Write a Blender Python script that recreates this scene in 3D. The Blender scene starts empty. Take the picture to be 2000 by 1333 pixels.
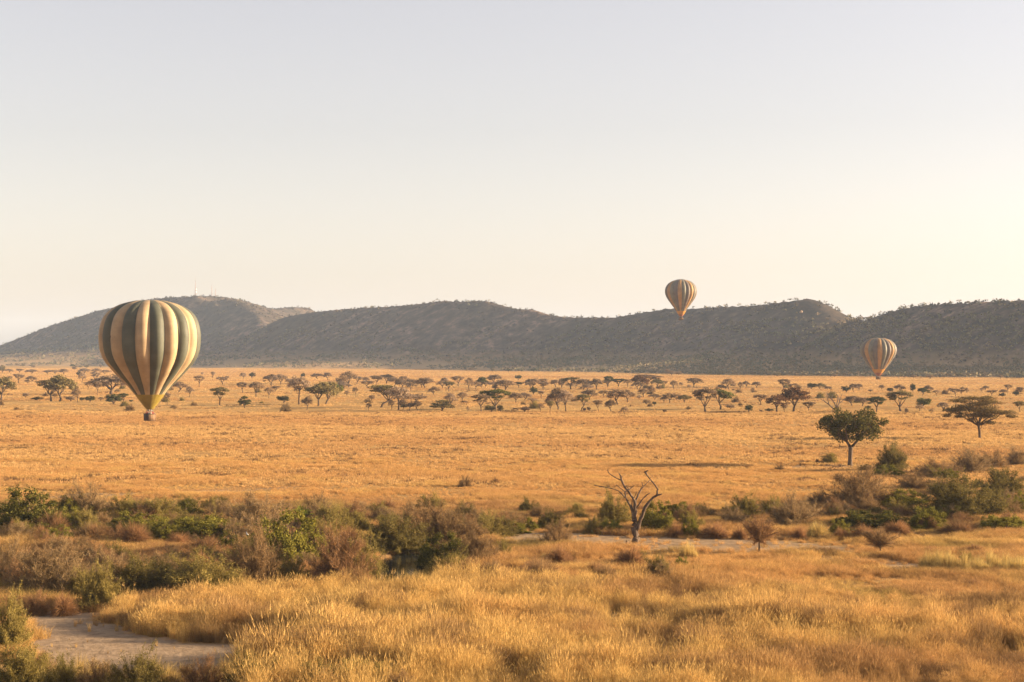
import bpy, math, random
import numpy as np
from mathutils import Vector

SC = bpy.context.scene
COL = SC.collection
RAD = math.radians

# ------------------------------------------------------------------ camera, sky, sun, exposure
F, CAMH, YH = 3333.0, 21.4, 690.0          # focal length in photo pixels (2000 wide), eye height, horizon row
cam_d = bpy.data.cameras.new("camera")
cam = bpy.data.objects.new("camera", cam_d)
COL.objects.link(cam)
cam_d.sensor_width = 36.0
cam_d.lens = F / 2000.0 * 36.0
cam_d.clip_start = 0.5
cam_d.clip_end = 40000.0
cam.location = (0, 0, CAMH)
cam.rotation_euler = (RAD(90) + math.atan((YH - 666.5) / F), 0, 0)
SC.camera = cam

SUN_EL, SUN_AZ = RAD(12.5), RAD(-6.0)       # low sun on the right, a touch beyond the square
world = bpy.data.worlds.new("World")
SC.world = world
world.use_nodes = True
wt = world.node_tree
sky = wt.nodes.new("ShaderNodeTexSky")
sky.sky_type = 'NISHITA'
sky.sun_disc = False
sky.sun_elevation = SUN_EL
sky.sun_rotation = RAD(90) + SUN_AZ
sky.altitude = 0
sky.air_density = 1.0
sky.dust_density = 1.3
sky.ozone_density = 1.0
bg = wt.nodes["Background"]
bg.inputs[1].default_value = 0.070
tint = wt.nodes.new("ShaderNodeMix")
tint.data_type = 'RGBA'; tint.blend_type = 'MULTIPLY'; tint.inputs[0].default_value = 1.0
tint.inputs[7].default_value = (1.055, 0.922, 0.90, 1)
pale = wt.nodes.new("ShaderNodeHueSaturation")          # dust-laden morning air: a pale, little-coloured sky
pale.inputs["Saturation"].default_value = 0.5
wt.links.new(sky.outputs[0], pale.inputs["Color"])
wt.links.new(pale.outputs[0], tint.inputs[6]); wt.links.new(tint.outputs[2], bg.inputs[0])

sun_d = bpy.data.lights.new("sun", 'SUN')
sun_d.energy = 5.0
sun_d.angle = RAD(0.5)
sun_d.color = (1.0, 0.77, 0.50)
sun = bpy.data.objects.new("sun", sun_d)
COL.objects.link(sun)
S = Vector((math.cos(SUN_EL) * math.cos(SUN_AZ), -math.cos(SUN_EL) * math.sin(SUN_AZ), math.sin(SUN_EL)))
sun.rotation_euler = S.to_track_quat('Z', 'Y').to_euler()
sun.location = (0, 0, 400)

SC.view_settings.view_transform = 'Standard'
SC.view_settings.look = 'None'
SC.view_settings.gamma = 1.0
SC.view_settings.use_curve_mapping = False
SC.view_settings.exposure = 1.83
SC.render.engine = 'CYCLES'
SC.cycles.max_bounces = 6
SC.cycles.diffuse_bounces = 3
SC.cycles.glossy_bounces = 2
SC.cycles.transmission_bounces = 3
SC.cycles.transparent_max_bounces = 8
SC.cycles.volume_bounces = 1
SC.cycles.use_denoising = True
SC.cycles.caustics_reflective = False
SC.cycles.caustics_refractive = False
SC.render.film_transparent = False

# ------------------------------------------------------------------ numeric helpers
rng = np.random.default_rng(7)
random.seed(7)
_lat = np.random.default_rng(11).random((256, 256))


def vnoise(x, y, s):
    x = np.asarray(x, float) / s + 500.0
    y = np.asarray(y, float) / s + 500.0
    xi = np.floor(x).astype(int); yi = np.floor(y).astype(int)
    fx = x - xi; fy = y - yi
    fx = fx * fx * (3 - 2 * fx); fy = fy * fy * (3 - 2 * fy)
    a = _lat[xi % 256, yi % 256]; b = _lat[(xi + 1) % 256, yi % 256]
    c = _lat[xi % 256, (yi + 1) % 256]; d = _lat[(xi + 1) % 256, (yi + 1) % 256]
    return (a * (1 - fx) + b * fx) * (1 - fy) + (c * (1 - fx) + d * fx) * fy


def fbm(x, y, s, o=4):
    v = 0; a = 0.5; t = 0
    for k in range(o):
        v = v + a * vnoise(np.asarray(x) + 37 * k, np.asarray(y) - 91 * k, s); t += a; a *= 0.5; s *= 0.5
    return v / t


def gdist(py):                               # distance of the flat ground seen at row py of the photograph
    return F * CAMH / (py - YH)


def gpos(px, py):
    d = gdist(py)
    return (px - 1000.0) / F * d, d


def smooth(a, b, x):
    t = np.clip((np.asarray(x, float) - a) / (b - a), 0, 1)
    return t * t * (3 - 2 * t)


def in_poly(px, py, poly):
    px = np.asarray(px, float); py = np.asarray(py, float)
    r = np.zeros(px.shape, bool)
    n = len(poly); j = n - 1
    for i in range(n):
        xi, yi = poly[i]; xj, yj = poly[j]
        c = ((yi > py) != (yj > py)) & (px < (xj - xi) * (py - yi) / (yj - yi + 1e-9) + xi)
        r ^= c; j = i
    return r


def world_poly(pts):
    return [gpos(*p) for p in pts]


POND_C = gpos(790, 1101)
SAND_A = world_poly([(40, 1203), (170, 1197), (205, 1222), (290, 1243), (420, 1256), (560, 1264), (560, 1284), (440, 1312),
                     (330, 1324), (230, 1320), (110, 1305), (50, 1280)])
SAND_B = world_poly([(900, 1044), (1060, 1036), (1180, 1040), (1300, 1046), (1450, 1048), (1640, 1062), (1670, 1079),
                     (1450, 1076), (1250, 1070), (1100, 1064), (980, 1056)])
SAND_C = world_poly([(1560, 1080), (1700, 1086), (1800, 1098), (1830, 1110), (1720, 1112), (1690, 1100), (1580, 1088)])
TRACK_A = world_poly([(0, 975), (150, 966), (440, 958), (700, 940), (700, 943), (440, 962), (150, 971), (0, 982)])
TRACK_B = world_poly([(1400, 915), (1600, 906), (1760, 906), (1900, 897), (1900, 902), (1790, 911), (1600, 911), (1400, 919)])


def pond_r(x, y):
    dx = x - POND_C[0] - 0.06 * (y - POND_C[1]); dy = y - POND_C[1]
    n = (vnoise(x, y, 3.0) - 0.5) * 0.35
    return np.sqrt((dx / 3.3) ** 2 + (dy / 13.0) ** 2) + n


def ground_z(x, y):
    x = np.asarray(x, float); y = np.asarray(y, float)
    z = (fbm(x, y, 45.0, 3) - 0.5) * 0.9 + (vnoise(x, y, 7.0) - 0.5) * 0.16
    z = z * (1 - smooth(500, 1200, y))
    z = z - 1.75 * (1 - smooth(0.75, 1.35, pond_r(x, y)))
    return z


def sandy(x, y):
    x = np.asarray(x, float); y = np.asarray(y, float)
    jx = x + (vnoise(x, y, 2.5) - 0.5) * 2.4 + (vnoise(x, y, 0.9) - 0.5) * 1.0
    jy = y + (vnoise(x + 91, y, 3.5) - 0.5) * 4.0
    m = np.where(in_poly(jx, jy, SAND_A), 1.0, 0.0)
    m = np.maximum(m, np.where(in_poly(jx, jy, SAND_B) | in_poly(jx, jy, SAND_C), 0.8, 0.0))
    m = np.maximum(m, np.where(in_poly(x, jy, TRACK_A) | in_poly(x, jy, TRACK_B), 0.5, 0.0))
    return m


# ------------------------------------------------------------------ mesh helpers
class Acc:
    """collects vertices and faces of ONE mesh"""
    def __init__(self):
        self.V = []; self.Q = []; self.T = []; self.n = 0; self.qm = []; self.tm = []

    def add(self, V, Q=None, T=None, m=0):
        V = np.asarray(V, float).reshape(-1, 3)
        if Q is not None and len(Q):
            Q = np.asarray(Q, int).reshape(-1, 4) + self.n
            self.Q.append(Q); self.qm.append(np.full(len(Q), m))
        if T is not None and len(T):
            T = np.asarray(T, int).reshape(-1, 3) + self.n
            self.T.append(T); self.tm.append(np.full(len(T), m))
        self.V.append(V); self.n += len(V)

    def mesh(self, name, mats, smooth=False):
        me = bpy.data.meshes.new(name)
        V = np.concatenate(self.V) if self.V else np.zeros((0, 3))
        Q = np.concatenate(self.Q) if self.Q else np.zeros((0, 4), int)
        T = np.concatenate(self.T) if self.T else np.zeros((0, 3), int)
        me.vertices.add(len(V)); me.vertices.foreach_set("co", V.astype(np.float32).ravel())
        nl = Q.size + T.size
        me.loops.add(nl)
        me.loops.foreach_set("vertex_index", np.concatenate([Q.ravel(), T.ravel()]).astype(np.int32))
        npoly = len(Q) + len(T)
        me.polygons.add(npoly)
        st = np.concatenate([np.arange(len(Q)) * 4, Q.size + np.arange(len(T)) * 3]).astype(np.int32)
        me.polygons.foreach_set("loop_start", st)
        mi = np.concatenate(self.qm + self.tm).astype(np.int32) if (self.qm or self.tm) else np.zeros(0, np.int32)
        for m in (mats if isinstance(mats, (list, tuple)) else [mats]):
            me.materials.append(m)
        me.polygons.foreach_set("material_index", mi)
        if smooth:
            me.polygons.foreach_set("use_smooth", np.ones(npoly, bool))
        me.update(calc_edges=True)
        return me


def tube(acc, pts, rad, sides=6, m=0, cap=True):
    P = np.asarray(pts, float); n = len(P)
    rad = np.broadcast_to(np.asarray(rad, float), (n,))
    T = np.gradient(P, axis=0); T /= np.linalg.norm(T, axis=1)[:, None] + 1e-9
    ref = np.array([0.31, 0.9, 0.2]) if abs(T[0][2]) > 0.8 else np.array([0, 0, 1.0])
    U = np.cross(T, ref); U /= np.linalg.norm(U, axis=1)[:, None] + 1e-9
    W = np.cross(T, U)
    a = np.arange(sides) / sides * 2 * np.pi
    V = P[:, None] + rad[:, None, None] * (np.cos(a)[None, :, None] * U[:, None] + np.sin(a)[None, :, None] * W[:, None])
    i = np.arange(n - 1)[:, None] * sides; j = np.arange(sides)[None]
    k = (j + 1) % sides
    Q = np.stack([i + j, i + k, i + sides + k, i + sides + j], -1).reshape(-1, 4)
    T3 = []
    V = V.reshape(-1, 3)
    if cap:
        V = np.vstack([V, P[-1:] + T[-1:] * rad[-1] * 0.5, P[:1]])
        e = (n - 1) * sides
        T3 = [[e + q, e + (q + 1) % sides, n * sides] for q in range(sides)] + [[(q + 1) % sides, q, n * sides + 1] for q in range(sides)]
    acc.add(V, Q, T3, m)


def box(acc, c, s, m=0, rz=0.0):
    x, y, z = np.array(s) / 2.0
    V = np.array([[-x, -y, -z], [x, -y, -z], [x, y, -z], [-x, y, -z], [-x, -y, z], [x, -y, z], [x, y, z], [-x, y, z]])
    ca, sa = math.cos(rz), math.sin(rz)
    V = np.stack([V[:, 0] * ca - V[:, 1] * sa, V[:, 0] * sa + V[:, 1] * ca, V[:, 2]], -1) + np.array(c)
    acc.add(V, [[0, 3, 2, 1], [4, 5, 6, 7], [0, 1, 5, 4], [1, 2, 6, 5], [2, 3, 7, 6], [3, 0, 4, 7]], m=m)


def rand_dirs(r, n):
    v = r.normal(size=(n, 3)); return v / (np.linalg.norm(v, axis=1)[:, None] + 1e-9)


def leaves(acc, r, cen, size, flat=0.0, aspect=0.5, m=0):
    """leaf-sized rhombi at the points cen; flat > 0 turns them towards horizontal"""
    n = len(cen)
    nn = rand_dirs(r, n); nn[:, 2] = nn[:, 2] + flat * np.sign(nn[:, 2] + 1e-6); nn /= np.linalg.norm(nn, axis=1)[:, None]
    u = np.cross(nn, rand_dirs(r, n)); u /= np.linalg.norm(u, axis=1)[:, None] + 1e-9
    w = np.cross(nn, u)
    s = (size * (0.6 + 0.8 * r.random(n)))[:, None]
    V = np.stack([cen - u * s, cen + w * s * aspect, cen + u * s, cen - w * s * aspect], 1).reshape(-1, 3)
    acc.add(V, np.arange(4 * n).reshape(-1, 4), m=m)


def in_ball(r, n):
    return rand_dirs(r, n) * (r.random(n) ** (1 / 2.2))[:, None]


def strips(acc, P, w, r, m=0):
    """P: (n, k, 3) polylines -> thin tapering ribbons, one per polyline"""
    n, k, _ = P.shape
    d = P[:, -1] - P[:, 0]
    side = np.cross(d, rand_dirs(r, n)); side /= np.linalg.norm(side, axis=1)[:, None] + 1e-9
    taper = np.linspace(1, 0.12, k)[None, :, None]
    w = np.broadcast_to(np.asarray(w, float), (n,))[:, None, None]
    A = P - side[:, None] * w * taper * 0.5; B = P + side[:, None] * w * taper * 0.5
    V = np.stack([A, B], 2).reshape(-1, 3)
    b = (np.arange(n) * 2 * k)[:, None] + 2 * np.arange(k - 1)[None]
    Q = np.stack([b, b + 1, b + 3, b + 2], -1).reshape(-1, 4)
    acc.add(V, Q, m=m)


# ------------------------------------------------------------------ material helpers
def mat_new(name):
    m = bpy.data.materials.new(name); m.use_nodes = True
    nt = m.node_tree; nt.nodes.clear()
    out = nt.nodes.new("ShaderNodeOutputMaterial")
    return m, nt, out


def nd(nt, t, **kw):
    n = nt.nodes.new(t)
    for k, v in kw.items():
        if k.startswith("i_"):
            n.inputs[k[2:].replace("_", " ")].default_value = v
        else:
            setattr(n, k, v)
    return n


def ramp(nt, fac, stops):
    r = nt.nodes.new("ShaderNodeValToRGB")
    e = r.color_ramp.elements
    while len(e) < len(stops): e.new(0.5)
    for q, (p, c) in zip(e, stops):
        q.position = p; q.color = (*c, 1) if len(c) == 3 else c
    nt.links.new(fac, r.inputs[0])
    return r.outputs[0]


def noise(nt, scale, detail=4, vec=None, rough=0.55):
    n = nd(nt, "ShaderNodeTexNoise"); n.inputs["Scale"].default_value = scale
    n.inputs["Detail"].default_value = detail; n.inputs["Roughness"].default_value = rough
    if vec is not None: nt.links.new(vec, n.inputs["Vector"])
    return n.outputs["Fac"]


def mixc(nt, fac, a, b, mode='MIX'):
    n = nd(nt, "ShaderNodeMix", data_type='RGBA', blend_type=mode)
    for s, v in ((n.inputs[0], fac), (n.inputs[6], a), (n.inputs[7], b)):
        if hasattr(v, "is_linked"): nt.links.new(v, s)
        elif isinstance(v, (int, float)): s.default_value = v
        else: s.default_value = (*v, 1)
    return n.outputs[2]


def world_pos(nt):
    return nd(nt, "ShaderNodeNewGeometry").outputs["Position"]


def simple_mat(name, col, rough=0.8, var=0.18, scale=3.0, bump=0.0, spec=0.3):
    m, nt, out = mat_new(name)
    b = nd(nt, "ShaderNodeBsdfPrincipled"); b.inputs["Roughness"].default_value = rough
    b.inputs["Specular IOR Level"].default_value = spec
    tc = nd(nt, "ShaderNodeTexCoord").outputs["Object"]
    f = noise(nt, scale, 5, tc)
    c = ramp(nt, f, [(0.3, tuple(x * (1 - var) for x in col)), (0.7, tuple(min(1, x * (1 + var)) for x in col))])
    nt.links.new(c, b.inputs["Base Color"])
    if bump:
        bp = nd(nt, "ShaderNodeBump"); bp.inputs["Strength"].default_value = bump
        nt.links.new(f, bp.inputs["Height"]); nt.links.new(bp.outputs[0], b.inputs["Normal"])
    nt.links.new(b.outputs[0], out.inputs[0])
    return m


def foliage_mat(name, trans=0.28, spread=0.55):
    """leaf colour = the object's own colour, varied leaf by leaf"""
    m, nt, out = mat_new(name)
    oi = nd(nt, "ShaderNodeObjectInfo")
    isl = nd(nt, "ShaderNodeNewGeometry").outputs["Random Per Island"]
    g = ramp(nt, isl, [(0, (1 - spread,) * 3), (1, (1 + spread,) * 3)])
    c = mixc(nt, 1.0, oi.outputs["Color"], g, 'MULTIPLY')
    d = nd(nt, "ShaderNodeBsdfDiffuse"); t = nd(nt, "ShaderNodeBsdfTranslucent")
    nt.links.new(c, d.inputs[0]); nt.links.new(c, t.inputs[0])
    mx = nd(nt, "ShaderNodeMixShader"); mx.inputs[0].default_value = trans
    nt.links.new(d.outputs[0], mx.inputs[1]); nt.links.new(t.outputs[0], mx.inputs[2])
    nt.links.new(mx.outputs[0], out.inputs[0])
    return m


def grass_mat(name):
    """blade colour comes with each tuft, varied blade by blade"""
    m, nt, out = mat_new(name)
    at = nd(nt, "ShaderNodeAttribute", attribute_type='INSTANCER', attribute_name="gcol")
    isl = nd(nt, "ShaderNodeNewGeometry").outputs["Random Per Island"]
    g = ramp(nt, isl, [(0, (0.62, 0.60, 0.58)), (1, (1.35, 1.35, 1.35))])
    c = mixc(nt, 1.0, at.outputs["Color"], g, 'MULTIPLY')
    d = nd(nt, "ShaderNodeBsdfDiffuse"); t = nd(nt, "ShaderNodeBsdfTranslucent")
    nt.links.new(c, d.inputs[0]); nt.links.new(c, t.inputs[0])
    mx = nd(nt, "ShaderNodeMixShader"); mx.inputs[0].default_value = 0.35
    nt.links.new(d.outputs[0], mx.inputs[1]); nt.links.new(t.outputs[0], mx.inputs[2])
    nt.links.new(mx.outputs[0], out.inputs[0])
    return m


def ground_mat():
    m, nt, out = mat_new("savanna_ground")
    p = world_pos(nt)
    big = noise(nt, 0.012, 4, p); mid = noise(nt, 0.11, 5, p); fine = noise(nt, 0.9, 6, p, 0.7)
    a = ramp(nt, big, [(0.32, (0.36, 0.215, 0.085)), (0.5, (0.44, 0.275, 0.105)), (0.68, (0.50, 0.325, 0.125))])
    b = ramp(nt, mid, [(0.35, (0.30, 0.165, 0.075)), (0.62, (0.50, 0.32, 0.125))])
    c = mixc(nt, 0.45, a, b)
    c = mixc(nt, 0.55, c, ramp(nt, fine, [(0.3, (0.45, 0.42, 0.40)), (0.75, (1.25, 1.25, 1.25))]), 'MULTIPLY')
    s = nd(nt, "ShaderNodeAttribute", attribute_name="sandy")
    sn = ramp(nt, noise(nt, 0.9, 8, p, 0.78), [(0.3, (0.17, 0.118, 0.075)), (0.5, (0.30, 0.215, 0.138)), (0.7, (0.38, 0.28, 0.185))])
    c = mixc(nt, s.outputs["Fac"], c, sn)
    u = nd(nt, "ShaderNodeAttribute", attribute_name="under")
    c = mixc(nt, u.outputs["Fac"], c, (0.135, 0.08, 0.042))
    d = nd(nt, "ShaderNodeBsdfDiffuse"); nt.links.new(c, d.inputs[0])
    bp = nd(nt, "ShaderNodeBump"); bp.inputs["Strength"].default_value = 0.6; bp.inputs["Distance"].default_value = 0.25
    nt.links.new(fine, bp.inputs["Height"]); nt.links.new(bp.outputs[0], d.inputs["Normal"])
    nt.links.new(d.outputs[0], out.inputs[0])
    return m


def hill_mat():
    m, nt, out = mat_new("scrubby_hillside")
    p = world_pos(nt)
    n1 = noise(nt, 0.05, 6, p, 0.7); n2 = noise(nt, 0.006, 4, p)
    a = ramp(nt, n1, [(0.36, (0.044, 0.038, 0.034)), (0.52, (0.115, 0.083, 0.066)), (0.68, (0.32, 0.21, 0.15))])
    b = ramp(nt, n1, [(0.36, (0.036, 0.034, 0.03)), (0.72, (0.12, 0.088, 0.066))])
    c = mixc(nt, ramp(nt, n2, [(0.4, (0, 0, 0)), (0.6, (1, 1, 1))]), a, b)
    sz = nd(nt, "ShaderNodeSeparateXYZ"); nt.links.new(p, sz.inputs[0])
    gz = nd(nt, "ShaderNodeMapRange"); gz.inputs["From Min"].default_value = 3.0; gz.inputs["From Max"].default_value = 27.0
    nt.links.new(sz.outputs[2], gz.inputs["Value"])
    c = mixc(nt, gz.outputs[0], (0.42, 0.275, 0.14), c)  # golden soil at the foot, carried upslope to paint the apron sunlit
    d = nd(nt, "ShaderNodeBsdfDiffuse"); nt.links.new(c, d.inputs[0])
    bp = nd(nt, "ShaderNodeBump"); bp.inputs["Strength"].default_value = 0.35; bp.inputs["Distance"].default_value = 3.0
    nt.links.new(n1, bp.inputs["Height"]); nt.links.new(bp.outputs[0], d.inputs["Normal"])
    nt.links.new(d.outputs[0], out.inputs[0])
    return m


def water_mat():
    m, nt, out = mat_new("still_pond_water")
    b = nd(nt, "ShaderNodeBsdfPrincipled")
    b.inputs["Base Color"].default_value = (0.02, 0.022, 0.02, 1); b.inputs["Roughness"].default_value = 0.06
    n = noise(nt, 3.0, 3, world_pos(nt))
    bp = nd(nt, "ShaderNodeBump"); bp.inputs["Strength"].default_value = 0.12; bp.inputs["Distance"].default_value = 0.06
    nt.links.new(n, bp.inputs["Height"]); nt.links.new(bp.outputs[0], b.inputs["Normal"])
    nt.links.new(b.outputs[0], out.inputs[0])
    return m


def bark_mat(name, c0, c1, scale=6.0):
    m, nt, out = mat_new(name)
    tc = nd(nt, "ShaderNodeTexCoord").outputs["Object"]
    mp = nd(nt, "ShaderNodeMapping"); mp.inputs["Scale"].default_value = (1, 1, 0.25)
    nt.links.new(tc, mp.inputs[0])
    f = noise(nt, scale, 6, mp.outputs[0], 0.7)
    d = nd(nt, "ShaderNodeBsdfDiffuse")
    nt.links.new(ramp(nt, f, [(0.35, c0), (0.65, c1)]), d.inputs[0])
    bp = nd(nt, "ShaderNodeBump"); bp.inputs["Strength"].default_value = 0.7; bp.inputs["Distance"].default_value = 0.05
    nt.links.new(f, bp.inputs["Height"]); nt.links.new(bp.outputs[0], d.inputs["Normal"])
    nt.links.new(d.outputs[0], out.inputs[0])
    return m


M_LEAF = foliage_mat("leaf", 0.3, 0.42)
M_TWIG = foliage_mat("twig", 0.05, 0.4)
M_BLADE = foliage_mat("dry_blade", 0.35, 0.45)
M_GRASS = grass_mat("savanna_grass_blade")
M_GROUND = ground_mat()
M_HILL = hill_mat()
M_WATER = water_mat()
M_BARK = bark_mat("acacia_bark", (0.06, 0.04, 0.028), (0.15, 0.105, 0.072))
M_PALEBARK = bark_mat("pale_bark", (0.13, 0.095, 0.068), (0.26, 0.195, 0.14))
M_DEAD = bark_mat("weathered_dead_wood", (0.05, 0.036, 0.027), (0.19, 0.138, 0.10), 4.0)


# ------------------------------------------------------------------ object helpers
def put(name, me, parent=None):
    o = bpy.data.objects.new(name, me); COL.objects.link(o)
    if parent is not None: o.parent = parent
    return o


def tag(o, label=None, cat=None, group=None, kind=None):
    if label: o["label"] = label
    if cat: o["category"] = cat
    if group: o["group"] = group
    if kind: o["kind"] = kind
    return o


def thing(name, loc, label, cat, group=None, rz=0.0):
    o = bpy.data.objects.new(name, None); COL.objects.link(o)
    o.empty_display_size = 0.5
    o.location = loc; o.rotation_euler = (0, 0, rz)
    return tag(o, label, cat, group)


# ------------------------------------------------------------------ ground, pond, hills
def axis(segs):
    out = []
    for a, b, s in segs:
        out += list(np.arange(a, b, s))
    return out


ys = axis([(60, 100, 4), (100, 215, 0.8), (215, 400, 2.0), (400, 800, 8), (800, 2000, 50), (2000, 12001, 500)])
ys = [-600, -100] + ys
xp = axis([(0, 62, 0.9), (62, 160, 3), (160, 500, 20), (500, 2000, 100), (2000, 9001, 500)])
xs = np.array([-v for v in xp[:0:-1]] + xp); ys = np.array(ys)
GX, GY = np.meshgrid(xs, ys)
GZ = ground_z(GX, GY)
acc = Acc()
nx, ny = len(xs), len(ys)
ii = (np.arange(ny - 1)[:, None] * nx + np.arange(nx - 1)[None])
acc.add(np.stack([GX, GY, GZ], -1), np.stack([ii, ii + 1, ii + nx + 1, ii + nx], -1))
gme = acc.mesh("ground", M_GROUND, True)
fx, fy = GX.ravel(), GY.ravel()
sat = gme.attributes.new("sandy", 'FLOAT', 'POINT'); sat.data.foreach_set("value", sandy(fx, fy).astype(np.float32))


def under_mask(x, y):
    """litter soil with painted-in shade along the thicket belts beside the creek"""
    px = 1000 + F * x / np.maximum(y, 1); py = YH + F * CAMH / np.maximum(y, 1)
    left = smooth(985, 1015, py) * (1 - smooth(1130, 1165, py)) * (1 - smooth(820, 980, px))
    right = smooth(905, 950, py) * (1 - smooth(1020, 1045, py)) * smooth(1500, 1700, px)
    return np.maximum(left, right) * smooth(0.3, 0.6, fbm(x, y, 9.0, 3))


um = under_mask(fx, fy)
um = np.maximum(um, 1.1 * (1 - smooth(1.3, 2.1, pond_r(fx, fy))))  # dark ring paints in the shade under bushes overhanging the pond
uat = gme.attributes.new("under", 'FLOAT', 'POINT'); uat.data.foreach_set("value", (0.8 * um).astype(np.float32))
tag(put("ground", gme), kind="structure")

acc = Acc()
a = np.linspace(0, 2 * np.pi, 48, endpoint=False)
rr = 1.28
wx = POND_C[0] + 3.3 * rr * np.cos(a) + 0.06 * 13 * rr * np.sin(a); wy = POND_C[1] + 13 * rr * np.sin(a)
acc.add(np.vstack([np.stack([wx, wy, np.full(48, -0.5)], -1), [[POND_C[0], POND_C[1], -0.5]]]),
        T=[[k, (k + 1) % 48, 48] for k in range(48)])
tag(put("pond", acc.mesh("pond", M_WATER)), kind="structure")


def crest(pts):
    out = []
    for px, py, d in pts:
        out.append(((px - 1000) / F * d, d, CAMH + (YH - py) / F * d))
    return np.array(out)


RIDGES = [
    # the far hill with the mast, and a shoulder coming forward from it
    (crest([(-420, 700, 4524), (-60, 688, 4095), (0, 673, 4017), (60, 651, 3900), (120, 627, 3790), (180, 609, 3681), (230, 597, 3588),
            (280, 584, 3494), (330, 579, 3400), (382, 577, 3307), (430, 578, 3361), (470, 584, 3432), (500, 593, 3494),
            (530, 601, 3556), (575, 598, 3634), (603, 600, 3681), (625, 615, 3720), (680, 660, 3798)]), 5.4, 0.27, 1.35),
    (crest([(440, 582, 3322), (470, 592, 3237), (500, 612, 3143), (512, 636, 3057), (500, 658, 2979), (480, 674, 2917)]), 2.6, 0.2, 1.1),
    (crest([(440, 668, 3060), (500, 654, 3000), (530, 630, 2970), (560, 616, 2940), (610, 608, 2890), (660, 603, 2840), (720, 599, 2780),
            (780, 596, 2720), (830, 591, 2670), (870, 587, 2630), (905, 588, 2595), (945, 587, 2560), (975, 595, 2534),
            (1010, 603, 2503), (1040, 604, 2477), (1060, 611, 2460), (1100, 618, 2425), (1150, 618, 2381), (1200, 618, 2337),
            (1250, 608, 2293), (1300, 601, 2250), (1350, 601, 2216), (1400, 597, 2183), (1450, 595, 2150), (1500, 591, 2116),
            (1540, 587, 2090), (1580, 581, 2063), (1602, 588, 2051), (1630, 605, 2074), (1655, 619, 2094), (1700, 645, 2130), (1750, 690, 2170)]), 4.0, 0.2, 1.12),
    (crest([(735, 640, 2715), (752, 652, 2624), (765, 668, 2534), (800, 684, 2443)]), 2.2, 0.2, 1.0),
    (crest([(1560, 697, 2020), (1600, 668, 1980), (1640, 640, 1940), (1660, 624, 1920), (1685, 621, 1905), (1700, 619, 1890), (1715, 613, 1880),
            (1730, 608, 1870), (1760, 599, 1850), (1800, 593, 1825), (1850, 589, 1795), (1900, 588, 1765), (1950, 586, 1740),
            (2000, 584, 1710), (2120, 582, 1650), (2300, 600, 1580), (2500, 640, 1530), (2700, 690, 1500)]), 2.9, 0.10, 1.12),
]


def hill_h(x, y, detail=True):
    x = np.asarray(x, float); y = np.asarray(y, float)
    h = np.zeros(x.shape); near = np.zeros(x.shape)
    for P, wf, ft, kq in RIDGES:
        best = np.full(x.shape, 1e9); zc = np.zeros(x.shape); fr = np.zeros(x.shape)
        for k in range(len(P) - 1):
            ax, ay, az = P[k]; bx, by, bz = P[k + 1]
            dx, dy = bx - ax, by - ay; L2 = dx * dx + dy * dy
            t = np.clip(((x - ax) * dx + (y - ay) * dy) / L2, 0, 1)
            qx = x - ax - t * dx; qy = y - ay - t * dy
            d = np.hypot(qx, qy)
            nxn, nyn = (-dy, dx) if dx < 0 else (dy, -dx)
            f = (qx * nxn + qy * nyn) > 0
            u = d < best
            best = np.where(u, d, best); zc = np.where(u, az + t * (bz - az), zc); fr = np.where(u, f, fr)
        q = best / np.maximum(zc, 1.0) * np.where(fr > 0.5, kq, 0.7)
        prof = np.interp(q, [0, .08, .4, .8, 1.2, 1.6, 1.6 + (wf - 1.6) * .5, wf], [1, .97, .83, .60, .36 + ft * .3, ft, ft * .45, 0])
        g = zc * prof; near = np.where(g > h, smooth(.8, .97, prof), near); h = np.maximum(h, g)
    if detail:
        amp = smooth(2, 40, h) * (1 - .72 * near)
        h = h + amp * ((fbm(x, y, 170, 4) - 0.5) * 13 + (fbm(x + 900, y, 34, 3) - 0.5) * 2.6)
    return h


hx = np.arange(-2900, 1750, 11.0); hy = np.arange(1150, 6700, 11.0)
HX, HY = np.meshgrid(hx, hy)
HZ = hill_h(HX, HY)
idx = (np.arange(len(hy) - 1)[:, None] * len(hx) + np.arange(len(hx) - 1)[None]).ravel()
Q = np.stack([idx, idx + 1, idx + len(hx) + 1, idx + len(hx)], -1)
zf = HZ.ravel()
Q = Q[zf[Q].max(1) > 0.6]
used = np.unique(Q); remap = np.zeros(zf.size, int); remap[used] = np.arange(used.size)
acc = Acc(); acc.add(np.stack([HX.ravel(), HY.ravel(), zf - 0.8], -1)[used], remap[Q])
tag(put("hills", acc.mesh("hills", M_HILL, True)), kind="structure")


def hill_surf(x, y):
    """height of the built hill mesh"""
    u = np.clip((np.asarray(x, float) - hx[0]) / 11.0, 0, len(hx) - 1.01); v = np.clip((np.asarray(y, float) - hy[0]) / 11.0, 0, len(hy) - 1.01)
    i = u.astype(int); j = v.astype(int); fu = u - i; fv = v - j
    return (HZ[j, i] * (1 - fu) + HZ[j, i + 1] * fu) * (1 - fv) + (HZ[j + 1, i] * (1 - fu) + HZ[j + 1, i + 1] * fu) * fv - 0.8


# ------------------------------------------------------------------ woodland at the foot of the hills and scrub on them
def cards_cluster(acc, r, P, size, n, leaf, flat):
    """n leaf cards in a low dome at each point of P"""
    N = len(P)
    b = in_ball(r, N * n).reshape(N, n, 3); b[:, :, 2] = np.abs(b[:, :, 2])
    c = P[:, None] + b * size[:, None, None] * np.array([1, 1, flat]) + np.array([0, 0, 1.0]) * (size * 0.55 * flat)[:, None, None]
    leaves(acc, r, c.reshape(-1, 3), leaf, 0.2, 0.7)


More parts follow.
